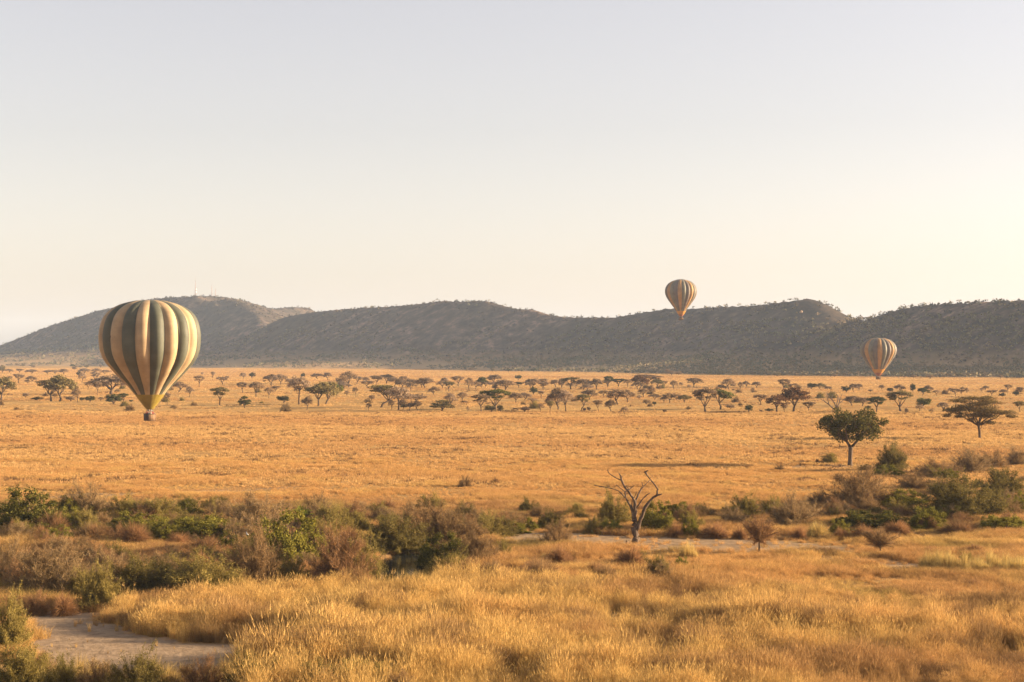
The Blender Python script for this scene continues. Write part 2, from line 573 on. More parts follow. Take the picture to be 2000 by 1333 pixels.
def stuff_mat(name, cols, scale):
    m, nt, out = mat_new(name)
    p = world_pos(nt)
    g = nd(nt, "ShaderNodeNewGeometry").outputs["Random Per Island"]
    c = ramp(nt, noise(nt, scale, 4, p), [(0.32, cols[0]), (0.5, cols[1]), (0.68, cols[2])])
    c = mixc(nt, 1.0, c, ramp(nt, g, [(0, (0.75,) * 3), (1, (1.25,) * 3)]), 'MULTIPLY')
    d = nd(nt, "ShaderNodeBsdfDiffuse"); nt.links.new(c, d.inputs[0])
    nt.links.new(d.outputs[0], out.inputs[0])
    return m


M_WOOD = stuff_mat("woodland_foliage", [(0.13, 0.125, 0.066), (0.18, 0.15, 0.085), (0.27, 0.195, 0.115)], 0.02)
M_SCRUB = stuff_mat("scrub_foliage", [(0.044, 0.038, 0.034), (0.062, 0.05, 0.041), (0.10, 0.074, 0.056)], 0.03)

EDGE = np.array([[0, 708.5], [200, 710], [400, 712], [600, 716], [800, 721], [1000, 726], [1200, 729], [1400, 733], [1700, 737], [2000, 739.5], [2300, 741]])


def edge_dist(px):
    return gdist(np.interp(px, EDGE[:, 0], EDGE[:, 1]))


r = np.random.default_rng(21)
N = 56000
px = r.uniform(-150, 2150, N); d0 = edge_dist(px)
dd = d0 * (0.74 + 1.1 * r.random(N) ** 1.4)
wx = (px - 1000) / F * dd
wz = hill_surf(wx, dd)
dens = np.where(wz > 60, 0.15, 1.0) * np.where(px < 1350, 0.85, 1.0) * np.where(dd < d0 * 1.06, 0.42 + 0.58 * (vnoise(wx, dd, 22) > 0.5), 1.0)
keep = (r.random(N) < dens) & ((dd > d0) | (wz > 0.3)) & ((fbm(wx, dd, 80, 3) > 0.36) | (px > 1350))
P = np.stack([wx, dd, np.maximum(wz, 0.0)], -1)[keep]
acc = Acc(); cards_cluster(acc, r, P, 1.6 + 2.4 * r.random(len(P)), 14, 1.0, 0.95)
tag(put("woodland", acc.mesh("woodland", M_WOOD)), "dense band of small trees along the foot of the hills", "woodland", kind="stuff")

N = 110000
wx = r.uniform(-2600, 1500, N); wy = r.uniform(1500, 6000, N)
wz = hill_surf(wx, wy)
keep = (wz > 12) & (r.random(N) < smooth(.40, .58, fbm(wx, wy, 120, 4)) + .12) & (np.abs(wx / wy) < 0.40)
P1 = np.stack([wx, wy, wz - 0.4], -1)[keep]
PC = []
for ridge, _, _, _ in RIDGES:
    for k in range(len(ridge) - 1):
        L = np.hypot(*(ridge[k + 1] - ridge[k])[:2]); n = int(L / 3.6)
        t = r.random((n, 1)); q = ridge[k] + t * (ridge[k + 1] - ridge[k])
        q[:, :2] += r.normal(size=(n, 2)) * 8
        q[:, 2] = hill_surf(q[:, 0], q[:, 1]) - 0.5
        PC.append(q[r.random(n) < 0.25 + 0.7 * (vnoise(q[:, 0], q[:, 1], 60) > 0.45)])
PC = np.concatenate(PC)
acc = Acc(); cards_cluster(acc, r, P1, 0.9 + 2.6 * r.random(len(P1)) ** 2, 9, 1.1, 0.8)
cards_cluster(acc, r, PC, 1.1 + 2.0 * r.random(len(PC)) ** 2, 14, 0.8, 1.0)
tag(put("hillside_scrub", acc.mesh("hillside_scrub", M_SCRUB)), "low scrub and bushes covering the hill slopes and crests", "scrub", kind="stuff")


# ------------------------------------------------------------------ haze
def build_haze():
    acc = Acc(); box(acc, (0, 5400, 128.0), (18800, 13800, 264.0))
    m, nt, out = mat_new("morning_haze")
    v = nd(nt, "ShaderNodeVolumePrincipled")
    v.inputs["Color"].default_value = (0.62, 0.77, 1.0, 1)
    v.inputs["Density"].default_value = 5.4e-5
    v.inputs["Anisotropy"].default_value = 0.0
    nt.links.new(v.outputs[0], out.inputs["Volume"])
    tag(put("haze", acc.mesh("haze", m)), kind="stuff")


build_haze()


# ------------------------------------------------------------------ trees
def bez(p0, p1, p2, n):
    t = np.linspace(0, 1, n)[:, None]
    return (1 - t) ** 2 * np.array(p0) + 2 * t * (1 - t) * np.array(p1) + t * t * np.array(p2)


def wob(P, r, a):
    P = np.array(P, float); j = r.normal(size=P.shape) * a; j[0] = 0; j[-1] = 0
    return P + j


def acacia(seed, kind, lean=0.0):
    """nominal tree 10 m wide and 8 m tall -> (trunk mesh accumulator, crown accumulator)"""
    r = np.random.default_rng(seed)
    tr, cr = Acc(), Acc()
    W, Hh = 5.0, 8.0
    fork_z = {'flat': 2.7, 'vee': 1.8, 'layer': 3.0, 'dome': 2.0, 'open': 2.2, 'tall': 3.8, 'round': 1.2, 'cone': 1.3}[kind]
    fork = np.array([lean * 0.9 + r.normal() * 0.2, r.normal() * 0.2, fork_z])
    r0 = 0.34
    mid = np.array([lean * 0.15, 0, fork_z * 0.5])
    tube(tr, wob(np.vstack([[0, 0, -0.3], [0.02, 0, 0.15], mid, fork]), r, 0.05), [r0 * 1.5, r0 * 1.1, r0 * 0.88, r0 * 0.8], 8)
    # pads of foliage
    pads = []
    if kind in ('flat', 'vee'):
        n = 26
        for k in range(n):
            rad = W * 0.86 * math.sqrt((k + 0.5) / n); th = k * 2.4 + r.normal() * 0.3
            pads.append((rad * math.cos(th) + lean * 0.5, rad * math.sin(th), Hh * (0.95 - 0.16 * (rad / W) ** 2) + r.normal() * 0.18,
                         1.35 + 0.5 * r.random(), 0.55, 1.0))
        for k in range(13):
            rad = W * r.uniform(.25, .82); th = r.random() * 6.283
            pads.append((rad * math.cos(th) + lean * 0.4, rad * math.sin(th), Hh * r.uniform(.60, .80), .8 + .5 * r.random(), 0.4, 1.0))
    elif kind == 'layer':
        for k in range(46):
            rad = W * 0.9 * math.sqrt(r.random()); th = r.random() * 6.283
            top = Hh * (0.96 - 0.42 * (rad / W) ** 2)
            pads.append((rad * math.cos(th), rad * math.sin(th), top - r.choice([0, 0.9, 1.7]) * (1 - 0.5 * rad / W) + r.normal() * 0.1,
                         1.0 + 0.7 * r.random(), 0.26, 1.0))
    elif kind in ('dome', 'open', 'tall'):
        n = {'dome': 40, 'open': 34, 'tall': 30}[kind]
        for k in range(n):
            rad = W * 0.86 * math.sqrt((k + 0.5) / n); th = k * 2.4 + r.normal() * 0.4
            top = Hh * (0.94 - 0.42 * (rad / W) ** 2)
            pads.append((rad * math.cos(th), rad * math.sin(th), top - r.random() ** 2 * 1.6 + r.normal() * 0.2, 1.25 + 0.5 * r.random(), 0.7, 1.0))
    elif kind == 'cone':
        for k in range(36):
            u = r.random(); rad = W * 0.88 * math.sqrt(r.random()); th = r.random() * 6.283
            top = Hh * (0.97 - 0.66 * (rad / W))
            pads.append((rad * math.cos(th), rad * math.sin(th), top - u * 1.4, 1.1 + 0.4 * r.random(), 0.55, 1.0))
    else:
        for k in range(40):
            b = in_ball(r, 1)[0]
            pads.append((b[0] * W * 0.8, b[1] * W * 0.8, Hh * 0.56 + b[2] * Hh * 0.36, 1.1 + 0.5 * r.random(), 0.8, 1.0))
    pads = np.array(pads)
    per = {'flat': 70, 'vee': 70, 'layer': 70, 'dome': 66, 'open': 36, 'tall': 42, 'round': 70, 'cone': 70}[kind]
    for q in pads:
        b = in_ball(r, per) * np.array([q[3], q[3], q[4]])
        leaves(cr, r, q[:3] + b, 0.30, 0.5 if kind in ('flat', 'vee', 'layer') else 0.1, 0.55)
    # limbs and sub-branches
    nl = 5 if kind != 'vee' else 4
    limbs = []
    for k in range(nl):
        th = k * 2 * math.pi / nl + r.normal() * 0.25
        rad = W * (0.42 + 0.15 * r.random())
        zt = np.interp(rad, [0, W], [Hh * 0.9, Hh * 0.62]) if kind in ('dome', 'cone', 'round') else Hh * 0.80
        e = np.array([rad * math.cos(th) + lean * 0.5, rad * math.sin(th), zt])
        c = fork * 0.45 + e * 0.55; c[2] = fork[2] + (e[2] - fork[2]) * (0.42 if kind != 'round' else 0.3)
        pth = wob(bez(fork - np.array([0, 0, 0.15]), c, e, 7), r, 0.08)
        tube(tr, pth, np.linspace(r0 * 0.62, 0.07, 7), 6)
        limbs.append(pth)
    allp = np.concatenate([l[2:] for l in limbs])
    for q in pads:
        dd = np.linalg.norm(allp - q[:3], axis=1) + 0.6 * np.maximum(0, allp[:, 2] - q[2])
        s = allp[np.argmin(dd)]
        c = (s + q[:3]) / 2; c[2] -= 0.15
        tube(tr, bez(s, c, q[:3], 4), np.linspace(0.075, 0.022, 4), 4)
        nb = 22 if kind in ('open', 'tall') else 9
        e = q[:3] + in_ball(r, nb) * np.array([q[3], q[3], q[4] + 0.15])
        mid = (q[:3] * 0.5 + e * 0.5) + r.normal(size=(nb, 3)) * 0.08
        strips(cr if kind in ('open', 'tall') else tr, np.stack([np.repeat(q[None, :3], nb, 0), mid, e], 1), 0.09, r)
    return tr, cr


TREE_PROTO = {}


def tree_proto(key, seed, kind, lean=0.0, bark=None):
    tr, cr = acacia(seed, kind, lean)
    TREE_PROTO[key] = (tr.mesh("acacia_trunk", bark or M_BARK, True), cr.mesh("acacia_crown", M_LEAF))


for key, seed, kind, lean in (('F1', 1, 'flat', 0), ('F2', 2, 'flat', 0.5), ('F3', 3, 'flat', -0.4), ('V', 4, 'vee', 0), ('L', 5, 'flat', 2.4),
                              ('D1', 6, 'dome', 0), ('D2', 7, 'dome', 0.4), ('O1', 8, 'open', 0), ('O2', 9, 'open', -0.3), ('O3', 10, 'open', 0.5),
                              ('T', 11, 'tall', 0), ('K1', 12, 'round', 0), ('K2', 13, 'round', 0.2), ('C', 14, 'cone', 0), ('H', 15, 'layer', 0.3), ('F4', 16, 'flat', 0.9),
                              ('F5', 17, 'flat', -0.8), ('D3', 18, 'dome', -0.7), ('D4', 19, 'dome', 0.9), ('O4', 20, 'open', 0.9), ('O5', 21, 'open', -0.8), ('K3', 22, 'round', -0.3), ('T2', 23, 'tall', 0.6)):
    tree_proto(key, seed, kind, lean)

COLS = {'olive': (0.20, 0.155, 0.064), 'brown': (0.265, 0.18, 0.104), 'grey': (0.30, 0.215, 0.14), 'green': (0.12, 0.118, 0.034),
        'dark': (0.06, 0.056, 0.025), 'red': (0.155, 0.082, 0.042), 'bright': (0.13, 0.135, 0.03), 'dkgreen': (0.075, 0.075, 0.026)}
WORD = {'olive': 'olive', 'brown': 'brown', 'grey': 'grey', 'green': 'green', 'dark': 'dark', 'red': 'reddish', 'bright': 'bright green', 'dkgreen': 'dark green'}
SHAPE = {'F1': 'flat-topped acacia', 'F2': 'flat-topped acacia', 'F3': 'flat-topped acacia', 'V': 'wide V-trunked acacia', 'L': 'leaning acacia',
         'D1': 'domed acacia', 'D2': 'domed acacia', 'O1': 'twiggy open tree', 'O2': 'twiggy open tree', 'O3': 'twiggy open tree', 'T': 'tall open acacia',
         'K1': 'dense round tree', 'K2': 'dense round tree', 'C': 'cone-shaped acacia', 'H': 'layered acacia'}

# (x, base row, crown width, height) in photo pixels, shape, tint, own label, short landmark name
TREES = [
    (100, 784, 54, 39, 'F2', 'olive', 'olive flat acacia leaning on thin trunks at left of a larger domed acacia', 'left olive acacia'),
    (118, 784, 64, 49, 'D1', 'olive', 'large olive domed acacia with stout trunk left of the big balloon', 'large domed acacia'),
    (3, 782, 50, 44, 'D2', 'olive', 'dense olive acacia cut by the left edge of the photo', 'acacia at the left edge'),
    (217, 770, 66, 36, 'D2', 'grey', 'wide grey leafless-looking domed tree half behind the big balloon', 'wide grey domed tree'),
    (222, 791, 36, 22, 'K1', 'dkgreen', 'dense dark green low tree below the wide grey domed tree', 'low dark green tree'),
    (429, 793, 34, 34, 'F1', 'olive', 'lone flat-topped olive acacia at the grass edge right of the big balloon', 'lone flat-topped acacia'),
    (478, 797, 27, 27, 'C', 'dkgreen', 'small dense dark cone-shaped tree standing at the grass edge', 'small dark cone-shaped tree'),
    (554, 788, 30, 15, 'K2', 'dark', 'very dark flat shrub-like tree, darkest of the scattered trees', 'very dark low tree'),
    (584, 792, 40, 56, 'T', 'grey', 'tall grey open acacia on a long pale trunk', 'tall pale-trunked acacia'),
    (622, 794, 50, 38, 'F3', 'olive', 'broad olive acacia joined to a second one beside the bright green tree', 'broad olive acacia'),
    (637, 791, 46, 44, 'D1', 'olive', 'rounded olive acacia between the broad olive acacia and bright green tree', 'rounded olive acacia'),
    (658, 774, 24, 24, 'K1', 'bright', 'bright green round tree touching the rounded olive acacia', 'bright green tree'),
    (745, 797, 62, 43, 'L', 'olive', 'olive umbrella acacia on a dark crooked leaning trunk', 'crooked leaning acacia'),
    (779, 803, 54, 46, 'T', 'grey', 'tall grey twiggy acacia beside the crooked leaning acacia', 'tall grey twiggy acacia'),
    (863, 804, 44, 25, 'C', 'olive', 'dark olive cone-shaped acacia with low pointed crown at the grass edge', 'low pointed acacia'),
    (968, 800, 56, 37, 'V', 'green', 'wide flat-topped green acacia on a V-shaped forked trunk', 'V-forked acacia'),
    (1090, 801, 36, 41, 'D1', 'brown', 'tall brown domed acacia with a straight dark trunk, left of a pair', 'left brown-pair tree'),
    (1105, 803, 30, 38, 'O1', 'grey', 'tall grey acacia with pale bent trunk, right of a brown pair', 'right brown-pair tree'),
    (1042, 772, 17, 16, 'K1', 'dkgreen', 'small round dark green tree among grey scrubby acacias mid plain', 'small round green tree'),
    (1265, 753, 54, 20, 'F1', 'brown', 'very wide thin flat-topped brown acacia against the woodland edge', 'very wide flat acacia'),
    (1377, 804, 50, 43, 'V', 'brown', 'spreading brown acacia with dark forked limbs left of the green-topped acacia', 'spreading brown acacia'),
    (1407, 800, 46, 36, 'F2', 'green', 'green-topped acacia close to the right of the spreading brown acacia', 'green-topped acacia'),
    (1550, 804, 62, 46, 'D1', 'red', 'large reddish-brown domed acacia with stout trunk', 'reddish domed acacia'),
    (1517, 806, 42, 34, 'O2', 'red', 'open reddish acacia with curved limbs left of the reddish domed acacia', 'open reddish acacia'),
    (1758, 804, 50, 37, 'V', 'olive', 'open-limbed olive acacia with pale trunk right of the dead pale tree', 'open-limbed acacia'),
    (1803, 798, 29, 22, 'K2', 'green', 'dense green umbrella-like tree right of the open-limbed acacia', 'dense green tree'),
    (1712, 806, 30, 29, 'F3', 'dkgreen', 'two-tiered dark green acacia left of the open-limbed acacia', 'two-tiered acacia'),
    # the rest: labels are made from what stands next to them
]
for row in """143 775 20 20 F1 olive|152 786 16 28 O1 brown|50 778 14 10 K1 grey|73 783 22 8 K2 dark|138 784 18 11 K1 grey|160 784 10 9 K2 dkgreen|176 786 22 13 K1 dkgreen|197 784 10 9 O2 brown
190 773 16 26 F3 brown|172 762 16 15 F1 brown|240 789 18 20 F2 dkgreen|256 786 8 6 K1 dark|36 748 20 16 F1 brown|62 748 20 13 F2 brown|54 749 10 8 K1 brown|20 742 8 8 K2 brown|160 749 15 21 O3 grey|185 748 17 20 F3 grey|153 736 9 11 K1 dark
5 729 13 15 K1 olive|18 729 14 8 F1 brown|38 730 16 9 F2 brown|62 731 22 9 D1 brown|92 732 20 8 F3 brown|125 732 15 11 D2 brown|108 731 24 8 F1 brown|145 723 10 7 K2 brown|165 731 20 11 F2 grey|188 730 17 10 D1 brown|206 732 20 9 F3 brown
350 766 30 20 F2 brown|345 741 8 12 K1 grey|389 757 22 22 F1 brown|370 776 15 20 O1 grey|327 791 13 22 F3 brown|435 752 22 15 F2 brown|443 741 10 7 K1 brown|475 742 13 14 O3 grey|493 740 14 13 K2 dark|415 744 8 17 F1 grey|395 733 5 6 K1 grey
474 768 20 20 F3 brown|500 776 28 31 F1 brown|525 778 16 22 O2 brown|537 767 18 12 F2 brown|530 754 32 22 D1 brown|548 752 28 20 F3 brown|600 800 20 24 F1 brown|681 757 38 30 F1 brown|662 751 14 15 K1 brown|697 751 20 15 F2 grey|735 752 28 17 F3 brown|715 748 14 11 D2 brown|640 743 16 15 F1 brown|620 741 24 11 F2 brown|592 739 12 11 K1 dark|755 750 30 18 D1 brown
677 775 10 11 O1 brown|695 776 11 20 O2 brown|726 783 13 11 K1 brown|720 803 10 14 O3 brown|764 803 13 20 O1 brown|787 804 18 22 O2 brown|800 804 13 16 O3 brown|815 804 20 20 F1 brown|880 796 24 26 O3 grey|940 804 30 32 F3 brown|961 806 13 15 K2 olive|978 806 13 17 K1 olive|914 806 6 13 O1 brown|903 787 20 21 O1 brown|907 790 13 7 F2 brown
848 773 22 17 F1 brown|877 765 22 19 F2 olive|895 755 24 19 F3 brown|868 751 15 13 D1 grey|830 758 32 20 D2 brown|800 757 34 16 D1 brown|771 755 24 17 F2 brown|788 750 18 15 O2 brown|916 763 17 25 F1 brown|941 758 24 21 D2 dkgreen|966 751 28 19 D1 brown|987 763 33 21 D2 brown|967 763 12 13 K1 brown|1012 743 14 11 K2 dkgreen|1013 758 18 11 F3 dark
1063 759 17 15 D1 brown|1040 757 30 17 D2 brown|1085 757 20 15 D1 brown|1097 759 14 21 K1 brown|1025 782 26 15 D1 grey|1040 787 18 9 F1 grey|1057 779 16 15 F2 grey|1026 806 17 13 K2 brown|1056 806 14 18 O2 brown|1074 805 17 21 F1 olive|1074 791 18 13 D1 brown|1135 804 25 32 L olive|1151 781 28 19 D2 brown|1180 777 18 13 F3 brown|1150 805 8 11 K1 brown|1141 805 8 9 K2 grey|1169 805 18 22 F2 brown
1193 804 21 22 D1 brown|1206 791 40 30 D2 brown|1226 786 26 24 F1 brown|1220 810 15 15 O3 brown|1115 761 30 23 F2 olive|1140 761 30 21 D1 brown|1165 761 26 21 D2 brown|1187 757 18 21 F3 dkgreen|1208 756 28 15 F1 dark|1226 756 18 15 F2 brown|1250 761 32 27 D1 red|1283 758 24 17 D2 olive|1298 756 16 11 F3 brown|1316 761 16 17 F1 brown|1355 757 30 19 F2 brown|1330 758 8 11 O1 grey|1345 760 10 8 O2 grey
1257 777 22 17 F2 brown|1271 776 14 23 D1 brown|1262 791 14 11 K1 brown|1279 781 22 11 D2 brown|1278 793 10 9 K2 dark|1297 787 20 12 F3 grey|1248 781 12 9 O1 grey|1322 784 16 13 F1 brown|1337 788 27 15 D1 olive|1298 806 9 7 K1 brown|1423 761 27 21 F1 brown|1408 761 14 11 K1 brown|1417 761 10 8 K2 brown|1446 763 12 17 O3 brown|1457 758 14 13 D2 brown|1477 759 16 13 D1 brown|1470 769 8 11 O1 brown|1432 764 6 5 K1 brown
1427 800 20 10 K2 grey|1462 806 17 17 K1 green|1486 805 8 6 K2 brown|1502 804 16 6 K1 dkgreen|1486 791 25 19 F2 brown|1532 806 14 15 F1 brown|1579 804 23 18 F3 brown|1529 764 24 22 F1 brown|1543 758 11 9 K1 brown|1553 758 12 9 F2 brown|1585 761 22 14 K2 dark|1602 762 18 13 D1 olive|1617 762 12 7 F3 brown|1622 765 6 9 O2 brown|1652 768 19 15 K1 dark|1667 767 17 17 F2 brown|1678 763 14 13 D2 brown|1664 793 27 19 D1 brown|1684 794 25 17 D2 brown|1695 802 15 9 K1 dark
1700 766 12 5 K2 brown|1722 763 12 11 F1 brown|1738 767 12 10 K1 dark|1757 768 20 16 D1 brown|1783 768 13 20 K2 dkgreen|1802 773 22 15 D2 dkgreen|1813 769 18 15 D1 brown|1829 773 14 11 F2 brown|1796 804 15 12 O3 grey|1770 808 10 13 K1 brown|1818 809 10 10 O2 brown|1842 806 20 20 O1 grey|1866 774 20 14 F1 brown|1888 771 10 13 O1 brown|1857 766 11 8 F2 brown|1877 771 16 9 F3 brown|1918 767 10 9 F1 brown|1925 763 12 9 D1 brown|1937 773 18 10 F2 brown
1957 776 14 8 K1 dark|1967 765 16 13 F3 brown|1960 771 15 10 D2 brown|1984 774 13 10 K2 dark|1994 769 15 12 F1 brown|1992 806 22 21 F2 olive|1645 866 0 0 X x""".replace("\n", "|").split("|"):
    q = row.split()
    if q[4] in ('F1', 'F2', 'F3') and q[5] in ('brown', 'grey') and rng.random() < .55: q[4] = ('D1', 'D2', 'O1', 'O2')[int(rng.integers(0, 4))]
    if q[4] != 'X':
        TREES.append((float(q[0]), float(q[1]), float(q[2]), float(q[3]), q[4], q[5], None, None))

LAND_T = [(t[7], t[0], t[1]) for t in TREES if t[7]] + [("pale dead tree", 1634, 810), ("broad dark green tree", 1660, 908),
         ("big brown umbrella acacia", 1912, 858), ("lowest far balloon", 1716, 745), ("big balloon basket", 291, 800)]
ORD = ["nearest", "second", "third", "fourth", "fifth", "sixth", "seventh", "eighth", "ninth", "tenth", "eleventh", "twelfth", "thirteenth", "fourteenth"]


def make_labels(items, land, noun):
    """items: (key words, px, py) -> labels that tell each apart by what stands next to it"""
    raw = []
    for words, px, py in items:
        best = min(land, key=lambda l: math.hypot(l[1] - px, (l[2] - py) * 1.6) if math.hypot(l[1] - px, l[2] - py) > 1 else 1e9)
        dx, dy = px - best[1], py - best[2]
        rel = ("right of" if dx > 0 else "left of") if abs(dx) > 1.4 * abs(dy) else ("behind" if dy < 0 else "in front of")
        raw.append((words, rel, best[0], math.hypot(dx, dy)))
    out = [None] * len(raw)
    groups = {}
    for i, q in enumerate(raw): groups.setdefault(q[:3], []).append(i)
    for (w, rel, ln), ids in groups.items():
        ids.sort(key=lambda i: raw[i][3])
        for n, i in enumerate(ids):
            out[i] = f"{w} {rel} the {ln}" if len(ids) == 1 else (f"{w} {rel} the {ln}, nearest one" if n == 0 else f"{w} {rel} the {ln}, {ORD[n]} nearest")
    return out


def size_word(h):
    return "tiny" if h < 11 else ("small" if h < 19 else ("medium-sized" if h < 30 else "tall"))


VARIANT = {'F1': ['F1', 'F4', 'F5'], 'F2': ['F2', 'F4'], 'F3': ['F3', 'F5'], 'D1': ['D1', 'D3', 'D4'], 'D2': ['D2', 'D3', 'D4'], 'O1': ['O1', 'O4'], 'O2': ['O2', 'O5'],
           'O3': ['O3', 'O4', 'O5'], 'K1': ['K1', 'K3'], 'K2': ['K2', 'K3']}
auto = [t for t in TREES if t[6] is None]
lab = make_labels([(f"{size_word(t[3])} {WORD[t[5]]} {SHAPE[t[4]]}", t[0], t[1]) for t in auto], LAND_T, "tree")
labels_auto = iter(lab)
rt = random.Random(5)
for (px, py, cw, ch, key, tint, label, _) in TREES:
    x, y = gpos(px, py)
    s = (py - YH) / CAMH                      # photo pixels per metre there
    z = float(ground_z(x, y))
    t = thing("acacia_tree" if key[0] not in 'K' else "bushy_tree", (x, y, z), label or next(labels_auto), "tree", "scattered trees on the far plain",
              rt.uniform(-0.5, 0.5) if key in 'LV' else rt.uniform(0, 6.28))
    t.scale = (cw / s / 8.8, cw / s / 8.8 * rt.uniform(.8, 1.25), ch / s / 7.7)
    t.rotation_euler[0] = rt.gauss(0, .05); t.rotation_euler[1] = rt.gauss(0, .05)
    tm, cm = TREE_PROTO[rt.choice(VARIANT.get(key, [key]))]
    o1 = put("trunk", tm, t); o2 = put("crown", cm, t)
    c = COLS[tint]; j = rt.uniform(0.85, 1.2)
    o2.color = (c[0] * j, c[1] * j, c[2] * j, 1); o1.color = (0.14, 0.10, 0.07, 1)

# tiny far trees under the left hill and along the woodland edge
for k in range(44):
    px = rt.uniform(0, 205) if k < 20 else rt.uniform(330, 1980)
    e = float(np.interp(px, EDGE[:, 0], EDGE[:, 1]))
    py = rt.uniform(e + 1.0, e + 11) if k < 20 else e + rt.uniform(0.6, 3.0)
    x, y = gpos(px, py); s = (py - YH) / CAMH
    left = k < 20
    t = thing("bushy_tree", (x, y, 0), "tiny dusky tree far out on the plain below the left hill" if left else
              "tiny tree standing just out from the woodland edge on the far plain", "tree",
              "tiny trees below the left hill" if left else "tiny trees at the woodland edge", rt.uniform(0, 6.28))
    hgt = rt.uniform(3.2, 6.0); wid = rt.uniform(4.5, 9)
    t.scale = (wid / 10, wid / 10, hgt / 8)
    tm, cm = TREE_PROTO[rt.choice(['K1', 'K2', 'F1', 'D1', 'D2'])]
    o1 = put("trunk", tm, t); o2 = put("crown", cm, t)
    c = COLS[rt.choice(['brown', 'olive', 'brown', 'dkgreen'])]; o2.color = (*c, 1)


# grey scrubby acacias that fill the middle rows of the plain
for k in range(34):
    px = rt.uniform(560, 1310); py = rt.choice([rt.uniform(752, 760), rt.uniform(752, 764), rt.uniform(770, 796)])
    x, y = gpos(px, py); s = (py - YH) / CAMH
    t = thing("acacia_tree", (x, y, 0), "small dusty brown acacia among the crowded middle rows of trees on the plain", "tree", "dusty acacias crowding the middle of the plain", rt.uniform(0, 6.28))
    wid = rt.uniform(4.5, 8.5); hgt = rt.uniform(3.5, 5.5)
    t.scale = (wid / 9, wid / 9, hgt / 8)
    tm, cm = TREE_PROTO[rt.choice(['O1', 'O2', 'F1', 'D1', 'D2', 'F3', 'O3'])]
    o1 = put("trunk", tm, t); o2 = put("crown", cm, t)
    c = COLS[rt.choice(['brown', 'grey', 'brown'])]; o2.color = (*c, 1); o1.color = (0.14, 0.10, 0.07, 1)


# the broad dark green tree
def broad_tree():
    r = np.random.default_rng(31)
    x, y = gpos(1660, 908); s = (908 - YH) / CAMH
    t = thing("broadleaf_tree", (x, y, float(ground_z(x, y))), "broad dark green leafy tree with a stout forked pale trunk on the golden plain", "tree")
    tr, cr = Acc(), Acc()

    def L(px, py, dy=0.0): return np.array([(px - 1660) / s, dy, (908 - py) / s])
    tube(tr, [L(1660, 912), L(1660, 905), L(1660.5, 890), L(1661.5, 872)], [0.72, 0.47, 0.41, 0.43], 12)
    heads = [L(1654, 862), L(1674, 860)]
    clumps = []
    tries = 0
    while len(clumps) < 108 and tries < 8000:
        tries += 1
        b = in_ball(r, 1)[0]
        px, py = 1661 + b[0] * 68, 829 - b[2] * 31
        if px < 1640 and py < 812 + (1640 - px) * 0.05: continue
        if px > 1712 and py < 815: continue
        if py > 852 and (px < 1628 or 1668 < px < 1690): continue
        if math.hypot((px - 1688) / 8, (py - 842) / 5) < 1 or math.hypot((px - 1611) / 9, (py - 846) / 6) < 1: continue
        q = L(px, py, b[1] * 6.0)
        if clumps and min(np.linalg.norm(q - c) for c in clumps) < 0.78: continue
        clumps.append(q)
    for q in clumps:
        rad = r.uniform(0.85, 1.2)
        leaves(cr, r, q + in_ball(r, 95) * np.array([rad, rad, rad * 0.75]), 0.21, 0.15, 0.5)
    limbs = []
    for k in range(9):
        th = k * 0.7 + r.normal() * 0.2
        f = L(1661.5, 873)
        hd = heads[0] if math.cos(th) < 0 else heads[1]
        e = np.array([math.cos(th) * 4.2, math.sin(th) * 3.6, 7.4 + r.normal() * 0.8])
        p = np.vstack([f, (f + hd) / 2 + np.array([0, 0.0, -0.05]), hd, bez(hd, hd * 0.4 + e * 0.6 + np.array([0, 0, 0.4]), e, 5)[1:]])
        tube(tr, p, np.linspace(0.30, 0.06, len(p)), 8); limbs.append(p[3:])
    allp = np.concatenate(limbs)
    for q in clumps:
        k = allp[np.argmin(np.linalg.norm(allp - q, axis=1))]
        tube(tr, bez(k, (k + q) / 2 - np.array([0, 0, 0.2]), q, 4), np.linspace(0.07, 0.02, 4), 5)
    tube(tr, [L(1659, 884), L(1655, 878), L(1652, 872)], [0.06, 0.04, 0.02], 5)
    put("trunk", tr.mesh("broadleaf_trunk", bark_mat("grey_brown_bark", (0.08, 0.058, 0.042), (0.18, 0.132, 0.095)), True), t)
    o = put("crown", cr.mesh("broadleaf_crown", M_LEAF), t); o.color = (0.105, 0.092, 0.03, 1)


broad_tree()


